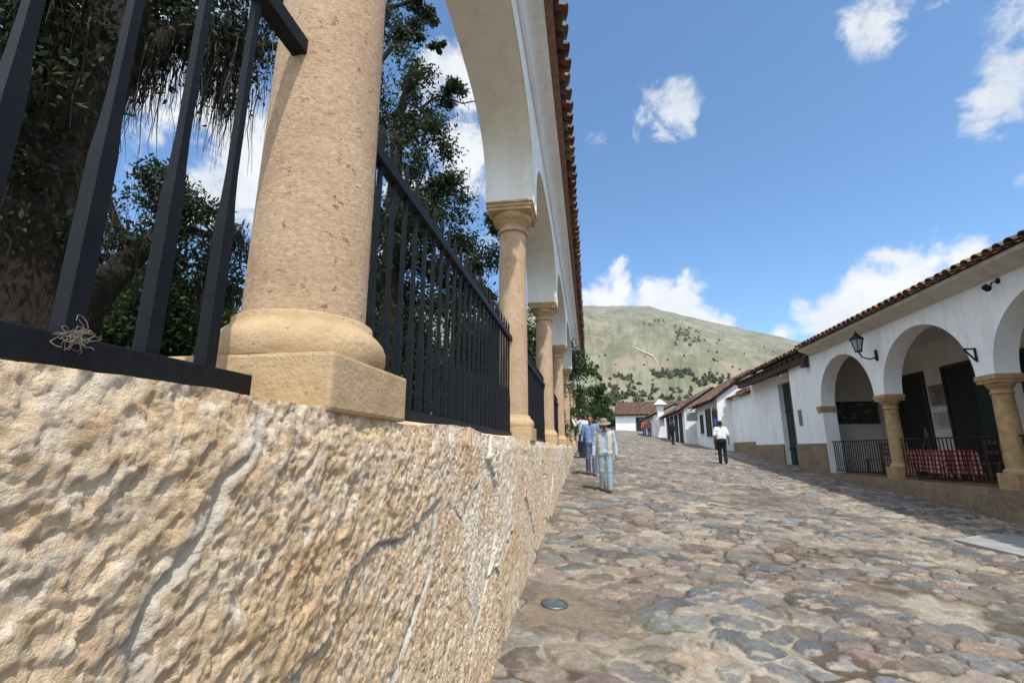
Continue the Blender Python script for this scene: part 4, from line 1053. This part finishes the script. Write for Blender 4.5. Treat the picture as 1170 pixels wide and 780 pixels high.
def person(label,loc,heading,H,shirt,trousers,shoe,stride=.12,arms=None,sleeve='long',hat=None,vest=None,female=False,child=False,group='people in the street',headpitch=0.,hairlong=False,voxel=.014):
    """local frame: faces +y, x to the figure's right. heading turns it about z"""
    t=thing('person',label,'person',loc,heading,group); S=H/1.75; hs=1.25 if child else 1.0
    sw=.175 if female else .195
    if arms is None: arms=[((-sw-.07,.0,1.14),(-sw-.085,.06,.90)),((sw+.07,.0,1.14),(sw+.085,.06,.90))]
    hip=[(-.085,0,.93),(.085,0,.93)]
    kn=[(-.095,stride*.55+.02,.50),(.095,-stride*.25+.03,.50)]; an=[(-.095,stride,.085),(.095,-stride,.085+.04*(stride>.05))]
    sh=[(-sw,0,1.43),(sw,0,1.43)]
    def body_parts(m,inf,which):
        if 'torso' in which:
            for sx in (-1,1):
                capsule(m,(sx*.065,0,1.0),(sx*.075,.0,1.18),.095+inf,.098+inf); capsule(m,(sx*.075,0,1.18),(sx*.09,.0,1.38),.098+inf,.085+inf)
                capsule(m,(sx*.06,0,1.42),(sx*(sw-.01),0,1.435),.06+inf,.05+inf)
        if 'pelvis' in which:
            for sx in (-1,1): capsule(m,(sx*.06,-.01,.92),(sx*.06,-.005,1.0),.112+inf,.104+inf)
        if 'legs' in which:
            for i in (0,1):
                capsule(m,hip[i],kn[i],.086+inf,.058+inf); capsule(m,kn[i],an[i],.058+inf,.042+inf+(.012 if inf else 0))
    def arm_parts(m,inf,upto):
        for i in (0,1):
            e,w=[np.array(q,float) for q in arms[i]]
            if upto=='short':
                s=np.array(sh[i]); q=s+(e-s)*.8; capsule(m,s,q,.052+inf,.047+inf+.01); continue
            capsule(m,sh[i],e,.050+inf,.040+inf); capsule(m,e,w,.040+inf,.030+inf)
    m=MB(); body_parts(m,0,('torso','pelvis','legs')); arm_parts(m,0,'full')
    hp=headpitch; hc=np.array((0,.025+.06*math.sin(hp),1.625))
    def hd(x,y,z):   # head-local point, pitched forward
        return (hc[0]+x*hs,hc[1]+(y*math.cos(hp)+z*math.sin(hp))*hs,hc[2]+(-y*math.sin(hp)+z*math.cos(hp))*hs)
    capsule(m,(0,-.005,1.42),(0,.01,1.56),.058,.054)
    capsule(m,hd(0,-.015,.045),hd(0,.0,-.01),.083,.076); capsule(m,hd(0,.03,-.04),hd(0,.045,-.085),.058,.040)
    capsule(m,hd(0,.085,.005),hd(0,.105,-.025),.010,.016,8)
    for sx in (-1,1): capsule(m,hd(sx*.078,-.01,.01),hd(sx*.080,-.012,-.03),.016,.012,8)
    for i in (0,1):
        e,w=[np.array(q,float) for q in arms[i]]; d=nrmv(w-e); capsule(m,w,w+d*.085,.030,.034)
        capsule(m,an[i],(an[i][0],an[i][1]+.13,an[i][2]-.045),.045,.035)
    b=fuse('body',m,[M['skin'],M['eye']],t,voxel,3)
    # fingers, eyes and mouth joined into the same mesh
    ex=MB()
    for i in (0,1):
        e,w=[np.array(q,float) for q in arms[i]]; d=nrmv(w-e); side=np.cross(d,(1,0,0)); side=nrmv(side) if np.linalg.norm(side)>.2 else np.array((0,1.,0))
        inn=np.array((1. if i==0 else -1.,0,0)); inn=nrmv(inn-d*np.dot(inn,d)); p0=w+d*.075
        for k,(off_,ln) in enumerate(((-.028,.055),(-.010,.068),(.010,.064),(.028,.052))):
            q=p0+side*off_; a=q+d*ln*.55+inn*.006; c=a+d*ln*.35+inn*.022; ex.tube([q,a,c],[.0095,.009,.0065],6)
        q=w+d*.03+side*.030; ex.tube([q,q+side*.028+d*.026+inn*.008,q+side*.032+d*.052+inn*.016],[.012,.010,.008],6)
    ex.m=1
    for sx in (-1,1): capsule(ex,hd(sx*.032,.074,.012),hd(sx*.034,.074,.012),.011,.011,8)
    ex.tube([hd(-.024,.088,-.058),hd(0,.093,-.056),hd(.024,.088,-.058)],.0055,6)
    eo=ex.build('tmp',[M['skin'],M['eye']])
    import bmesh
    bm=bmesh.new(); bm.from_mesh(b.data); bm.from_mesh(eo.data); bm.to_mesh(b.data); bm.free(); bpy.data.objects.remove(eo)
    m=MB(); body_parts(m,.020,('torso',)); arm_parts(m,.014,'short' if sleeve=='short' else 'full')
    if sleeve=='long': capsule(m,(-.06,0,.97),(.06,0,.97),.128,.128)
    fuse('shirt',m,cloth('shirt_fabric',shirt),t,voxel,4)
    m=MB(); body_parts(m,.017,('pelvis','legs')); fuse('trousers',m,cloth('trouser_fabric',trousers),t,voxel,4)
    for i in (0,1):
        m=MB(); capsule(m,(an[i][0],an[i][1]-.035,an[i][2]-.035),(an[i][0],an[i][1]+.15,an[i][2]-.048),.050,.040); fuse('shoe',m,cloth('shoe_leather',shoe),t,voxel,3)
    m=MB()
    if hat is None:
        capsule(m,hd(0,-.025,.055),hd(0,-.03,.02),.092,.088)
        if hairlong: capsule(m,hd(0,-.06,.0),hd(0,-.07,-.16),.075,.06)
        h=fuse('hair',m,M['hair'],t,voxel*.9,3)
        import bmesh
        bm=bmesh.new(); bm.from_mesh(h.data)
        kill=[f for f in bm.faces if f.calc_center_median().y>hc[1]+.045*hs and f.calc_center_median().z<hc[2]+.075*hs]
        bmesh.ops.delete(bm,geom=kill,context='FACES'); bm.to_mesh(h.data); bm.free()
    else:
        capsule(m,hd(0,-.035,.02),hd(0,-.04,-.02),.085,.08); h=fuse('hair',m,M['hair'],t,voxel,3)
        m=MB(); prof=[(.001,.155),(.05,.150),(.082,.135),(.092,.09),(.098,.045),(.13,.036),(.175,.030),(.180,.024),(.13,.026),(.095,.030)]
        m.lathe(prof,28); ho=m.build('hat',cloth('hat_felt',hat),t); ho.location=hd(0,-.01,.03); ho.rotation_euler=(-hp-.05,0,0)
    if vest:
        m=MB(); body_parts(m,.036,('torso',)); capsule(m,(-.065,0,.95),(.065,0,.95),.135,.135)
        v=fuse('vest',m,cloth('vest_cotton',vest),t,voxel,4)
        import bmesh
        bm=bmesh.new(); bm.from_mesh(v.data); kill=[]
        for f in bm.faces:
            c=f.calc_center_median()
            if (c.y>0 and abs(c.x)<.075) or c.z>1.47 or abs(c.x)>.235: kill.append(f)
        bmesh.ops.delete(bm,geom=kill,context='FACES'); bm.to_mesh(v.data); bm.free()
        sd=v.modifiers.new('thick','SOLIDIFY'); sd.thickness=.012
    t.scale=(S,S,S)
    return t
def on_street(x,y): return (x,y,zg(x,y)+.015)
# facing the camera = heading pi (local +y turned to -y)
person('man in brimmed hat, cream vest, pale blue shirt and jeans, walking towards us',on_street(.32,11.12),math.pi-.05,1.55,(.36,.43,.55),(.27,.35,.43),(.10,.06,.035),.10,sleeve='long',hat=(.24,.195,.165),vest=(.50,.48,.39),headpitch=.25,voxel=.012)
person('man in a long blue shirt walking just behind the man with the hat',on_street(.02,13.9),math.pi,1.66,(.17,.25,.42),(.10,.14,.23),(.05,.04,.03),.08,voxel=.013)
person('man in a pale shirt and navy trousers taking a photo beside the stone wall',on_street(-.30,19.4),R(65),1.72,(.55,.56,.60),(.02,.03,.07),(.03,.02,.02),.02,arms=[((-.28,.16,1.28),(-.12,.34,1.52)),((.28,.16,1.28),(.12,.34,1.52))])
person('person in a white top farther along the wall, past the man taking a photo',on_street(-.2,25.5),math.pi+.2,1.7,(.75,.75,.78),(.45,.42,.42),(.1,.08,.07),.06)
person('man in a white short sleeved shirt and black trousers walking away up the street',on_street(5.25,20.81),-.1,1.72,(.80,.82,.83),(.015,.012,.014),(.01,.01,.01),.07,sleeve='short',voxel=.013)
person('man dressed in dark navy standing by the doors of the long house',on_street(5.75,35.68),R(-60),1.74,(.015,.022,.05),(.010,.010,.013),(.01,.01,.01),.10)
person('woman in a red top and jeans, left one of the pair far up the street',on_street(5.45,50.6),math.pi,1.62,(.45,.10,.07),(.06,.09,.16),(.05,.03,.03),.04,female=True,hairlong=True,group='people far up the street',voxel=.018)
person('woman in an orange pink top, right one of the pair far up the street',on_street(5.98,50.8),math.pi+.1,1.60,(.48,.20,.16),(.07,.10,.17),(.05,.03,.03),.04,female=True,hairlong=True,group='people far up the street',voxel=.018)
person('child in blue standing beside the pair of women far up the street',on_street(6.35,50.4),math.pi,1.02,(.08,.12,.28),(.08,.10,.18),(.04,.03,.03),.03,child=True,group='people far up the street',voxel=.02)
person('person in a dark top near the tree at the far left end of the street',on_street(.75,44.0),math.pi,1.68,(.10,.06,.07),(.03,.035,.05),(.03,.02,.02),.05,group='people far up the street',voxel=.018)
# what they carry
t=thing('shoulder_bag','dark shoulder bag hanging at the side of the man in the long blue shirt','bag',(-.27,13.82,zg(-.2,13.9)+.83)); m=MB(); m.box((-.07,-.14,-.18),(.07,.14,.12),.03); m.build('pouch',cloth('bag_cloth',(.012,.012,.02)),t); m=MB(); m.tube([(0,-.10,.12),(.05,-.03,.40),(.08,.05,.42),(0,.11,.12)],.012,6); m.build('strap',cloth('strap_cloth',(.012,.012,.02)),t)
t=thing('camera','small dark camera held up by the man beside the stone wall','camera',(-.30-.43*.90*.99,19.4+.43*.42,zg(-.3,19.4)+1.52),R(65)); m=MB(); m.box((-.065,-.02,-.04),(.065,.02,.04),.006); m.build('camera_body',M['iron'],t); m=MB(); m.tube([(0,.02,0),(0,.075,0)],.03,14); m.build('lens',M['iron'],t)

# ------------------------------------------------------------------ the air
hz=MB(); hz.box((-1600,-1600,-4.2),(1600,1600,325)); 
hm=bpy.data.materials.new('haze_air'); hm.use_nodes=True; hnt=hm.node_tree; hnt.nodes.remove(hnt.nodes['Principled BSDF'])
pv=hnt.nodes.new('ShaderNodeVolumePrincipled'); pv.inputs['Color'].default_value=(.86,.91,1,1); pv.inputs['Density'].default_value=HAZE; pv.inputs['Anisotropy'].default_value=.2
hnt.links.new(pv.outputs['Volume'],hnt.nodes['Material Output'].inputs['Volume'])
if HAZE>0: tag(hz.build('haze',hm),'thin pale haze in front of the far hill','haze',kind='stuff')
# ------------------------------------------------------------------ camera, sun, sky
cam=bpy.data.cameras.new('Camera'); co_=bpy.data.objects.new('Camera',cam); COL.objects.link(co_)
cam.sensor_fit='HORIZONTAL'; cam.sensor_width=36; cam.lens=36*F/1170; cam.clip_start=.05; cam.clip_end=6000
co_.location=(0,0,0); co_.rotation_euler=(math.pi/2+TH,0,PS)
scene.camera=co_
SUN_EL=R(62); sd_=nrmv((.50,-.866,0)); SUNAZ=math.atan2(sd_[0],sd_[1])
L=bpy.data.lights.new('Sun','SUN'); L.energy=3.0; L.angle=R(.6); L.color=(1,.95,.87)
so=bpy.data.objects.new('Sun',L); COL.objects.link(so)
sv=Vector((math.cos(SUN_EL)*sd_[0],math.cos(SUN_EL)*sd_[1],math.sin(SUN_EL)))
so.rotation_euler=sv.to_track_quat('Z','Y').to_euler(); so.location=sv*40
w=bpy.data.worlds.new('World'); scene.world=w; w.use_nodes=True; nt=w.node_tree
bg=nt.nodes['Background']
sky=nt.nodes.new('ShaderNodeTexSky'); sky.sky_type='NISHITA'; sky.sun_disc=False; sky.sun_elevation=SUN_EL; sky.sun_rotation=SUNAZ; sky.altitude=1800; sky.air_density=1.0; sky.dust_density=1.1; sky.ozone_density=4.0
SKYS=.15
tc=nt.nodes.new('ShaderNodeTexCoord'); DIR=tc.outputs['Generated']
n1=noise(nt,11,10,.62,DIR,.35); n2=noise(nt,4.5,4,.55,DIR)
blobs=[(757,136,42,1),(735,140,20,.6),(677,158,20,.75),(712,172,18,.35),(1000,18,44,1),(975,22,25,.7),(1075,0,26,.7),
 (1150,120,52,1.1),(1120,140,34,1.0),(1168,70,50,1.1),(1185,20,60,1.1),(1170,200,16,.7),
 (715,335,40,1.1),(690,345,30,1),(745,338,40,1.2),(775,345,36,1.1),(805,362,26,.95),(830,368,20,.8),(672,345,20,.9),
 (1050,312,55,1.2),(1000,335,42,1.15),(965,355,34,1.1),(930,375,30,1.05),(915,358,20,.9),(1100,300,40,1.1),(900,385,24,1),
 (530,110,60,1.1),(510,160,60,1),(545,190,50,1.05),(490,110,50,.9),(520,260,60,.8),
 (300,170,90,1.2),(240,120,90,1.1),(190,100,70,1),(150,160,70,.9),(250,220,90,1.0),(60,10,60,1),(200,10,40,.9),(120,250,90,.8),(20,40,50,.8),(80,330,80,.8),(440,260,80,.8)]
acc=None
for (u,v,r,a) in blobs:
    d=ray(u,v);d/=np.linalg.norm(d); e=ray(u+r*.7,v+r*.7); e/=np.linalg.norm(e)
    cosr=float(np.dot(d,e))
    dp=nt.nodes.new('ShaderNodeVectorMath'); dp.operation='DOT_PRODUCT'; nt.links.new(DIR,dp.inputs[0]); dp.inputs[1].default_value=tuple(d)
    mr=nt.nodes.new('ShaderNodeMapRange'); mr.inputs['From Min'].default_value=1-(1-cosr)*1.7; mr.inputs['From Max'].default_value=1; mr.inputs['To Min'].default_value=0; mr.inputs['To Max'].default_value=a
    nt.links.new(dp.outputs['Value'],mr.inputs['Value'])
    if acc is None: acc=mr.outputs['Result']
    else:
        mx=nt.nodes.new('ShaderNodeMath'); mx.operation='MAXIMUM'; nt.links.new(acc,mx.inputs[0]); nt.links.new(mr.outputs['Result'],mx.inputs[1]); acc=mx.outputs[0]
sb=nt.nodes.new('ShaderNodeMath'); sb.operation='MULTIPLY_ADD'; nt.links.new(n1.outputs['Fac'],sb.inputs[0]); sb.inputs[1].default_value=3.0; sb.inputs[2].default_value=-1.85
ad=nt.nodes.new('ShaderNodeMath'); ad.operation='ADD'; nt.links.new(acc,ad.inputs[0]); nt.links.new(sb.outputs[0],ad.inputs[1])
gate=nt.nodes.new('ShaderNodeMath'); gate.operation='GREATER_THAN'; gate.inputs[1].default_value=.001; nt.links.new(acc,gate.inputs[0])
mr=nt.nodes.new('ShaderNodeMapRange'); mr.interpolation_type='SMOOTHSTEP'; mr.inputs['From Min'].default_value=.17; mr.inputs['From Max'].default_value=.78; nt.links.new(ad.outputs[0],mr.inputs['Value'])
cov=nt.nodes.new('ShaderNodeMath'); cov.operation='MULTIPLY'; nt.links.new(mr.outputs['Result'],cov.inputs[0]); cov.inputs[1].default_value=.97
cl=ramp(nt,n2.outputs['Fac'],[(.35,(.46/SKYS,.49/SKYS,.53/SKYS)),(.6,(.62/SKYS,.625/SKYS,.63/SKYS))])
tint=mix(nt,sky.outputs['Color'],(.80,.98,1.0),1,'MULTIPLY')
res=mix(nt,tint,cl.outputs['Color'],cov.outputs[0])
# unseen cloud glow added as fill light: over the park, behind and beside camera
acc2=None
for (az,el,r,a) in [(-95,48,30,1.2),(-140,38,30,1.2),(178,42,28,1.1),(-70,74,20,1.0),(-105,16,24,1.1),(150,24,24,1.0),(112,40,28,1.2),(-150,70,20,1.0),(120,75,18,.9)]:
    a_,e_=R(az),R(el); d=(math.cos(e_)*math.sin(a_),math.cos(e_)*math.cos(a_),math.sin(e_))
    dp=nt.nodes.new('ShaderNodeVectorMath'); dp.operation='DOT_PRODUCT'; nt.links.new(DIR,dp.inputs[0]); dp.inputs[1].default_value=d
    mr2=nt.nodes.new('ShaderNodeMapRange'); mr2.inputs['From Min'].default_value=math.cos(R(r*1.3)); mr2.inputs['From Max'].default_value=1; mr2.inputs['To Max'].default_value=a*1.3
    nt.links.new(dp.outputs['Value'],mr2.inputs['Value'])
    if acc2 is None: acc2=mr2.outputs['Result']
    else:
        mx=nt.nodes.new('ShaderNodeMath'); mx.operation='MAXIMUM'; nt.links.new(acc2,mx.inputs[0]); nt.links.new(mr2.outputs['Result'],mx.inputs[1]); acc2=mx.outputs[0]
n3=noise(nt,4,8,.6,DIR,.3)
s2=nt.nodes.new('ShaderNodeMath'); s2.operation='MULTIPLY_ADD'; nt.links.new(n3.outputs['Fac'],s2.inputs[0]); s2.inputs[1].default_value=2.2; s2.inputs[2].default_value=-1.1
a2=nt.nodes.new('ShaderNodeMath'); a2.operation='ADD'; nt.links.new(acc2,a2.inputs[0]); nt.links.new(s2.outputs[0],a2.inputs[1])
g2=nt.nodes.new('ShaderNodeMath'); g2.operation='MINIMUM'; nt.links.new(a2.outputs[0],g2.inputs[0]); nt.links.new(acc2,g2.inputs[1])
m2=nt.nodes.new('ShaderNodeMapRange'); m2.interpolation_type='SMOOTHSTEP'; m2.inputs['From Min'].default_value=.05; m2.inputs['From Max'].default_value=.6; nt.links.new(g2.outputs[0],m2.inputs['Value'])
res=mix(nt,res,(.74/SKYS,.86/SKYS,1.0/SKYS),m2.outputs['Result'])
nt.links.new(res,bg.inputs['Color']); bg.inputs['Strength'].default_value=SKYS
vs=scene.view_settings; vs.view_transform='Standard'; vs.look='None'; vs.exposure=.72; vs.gamma=1; vs.use_curve_mapping=False
scene.cycles.max_bounces=6
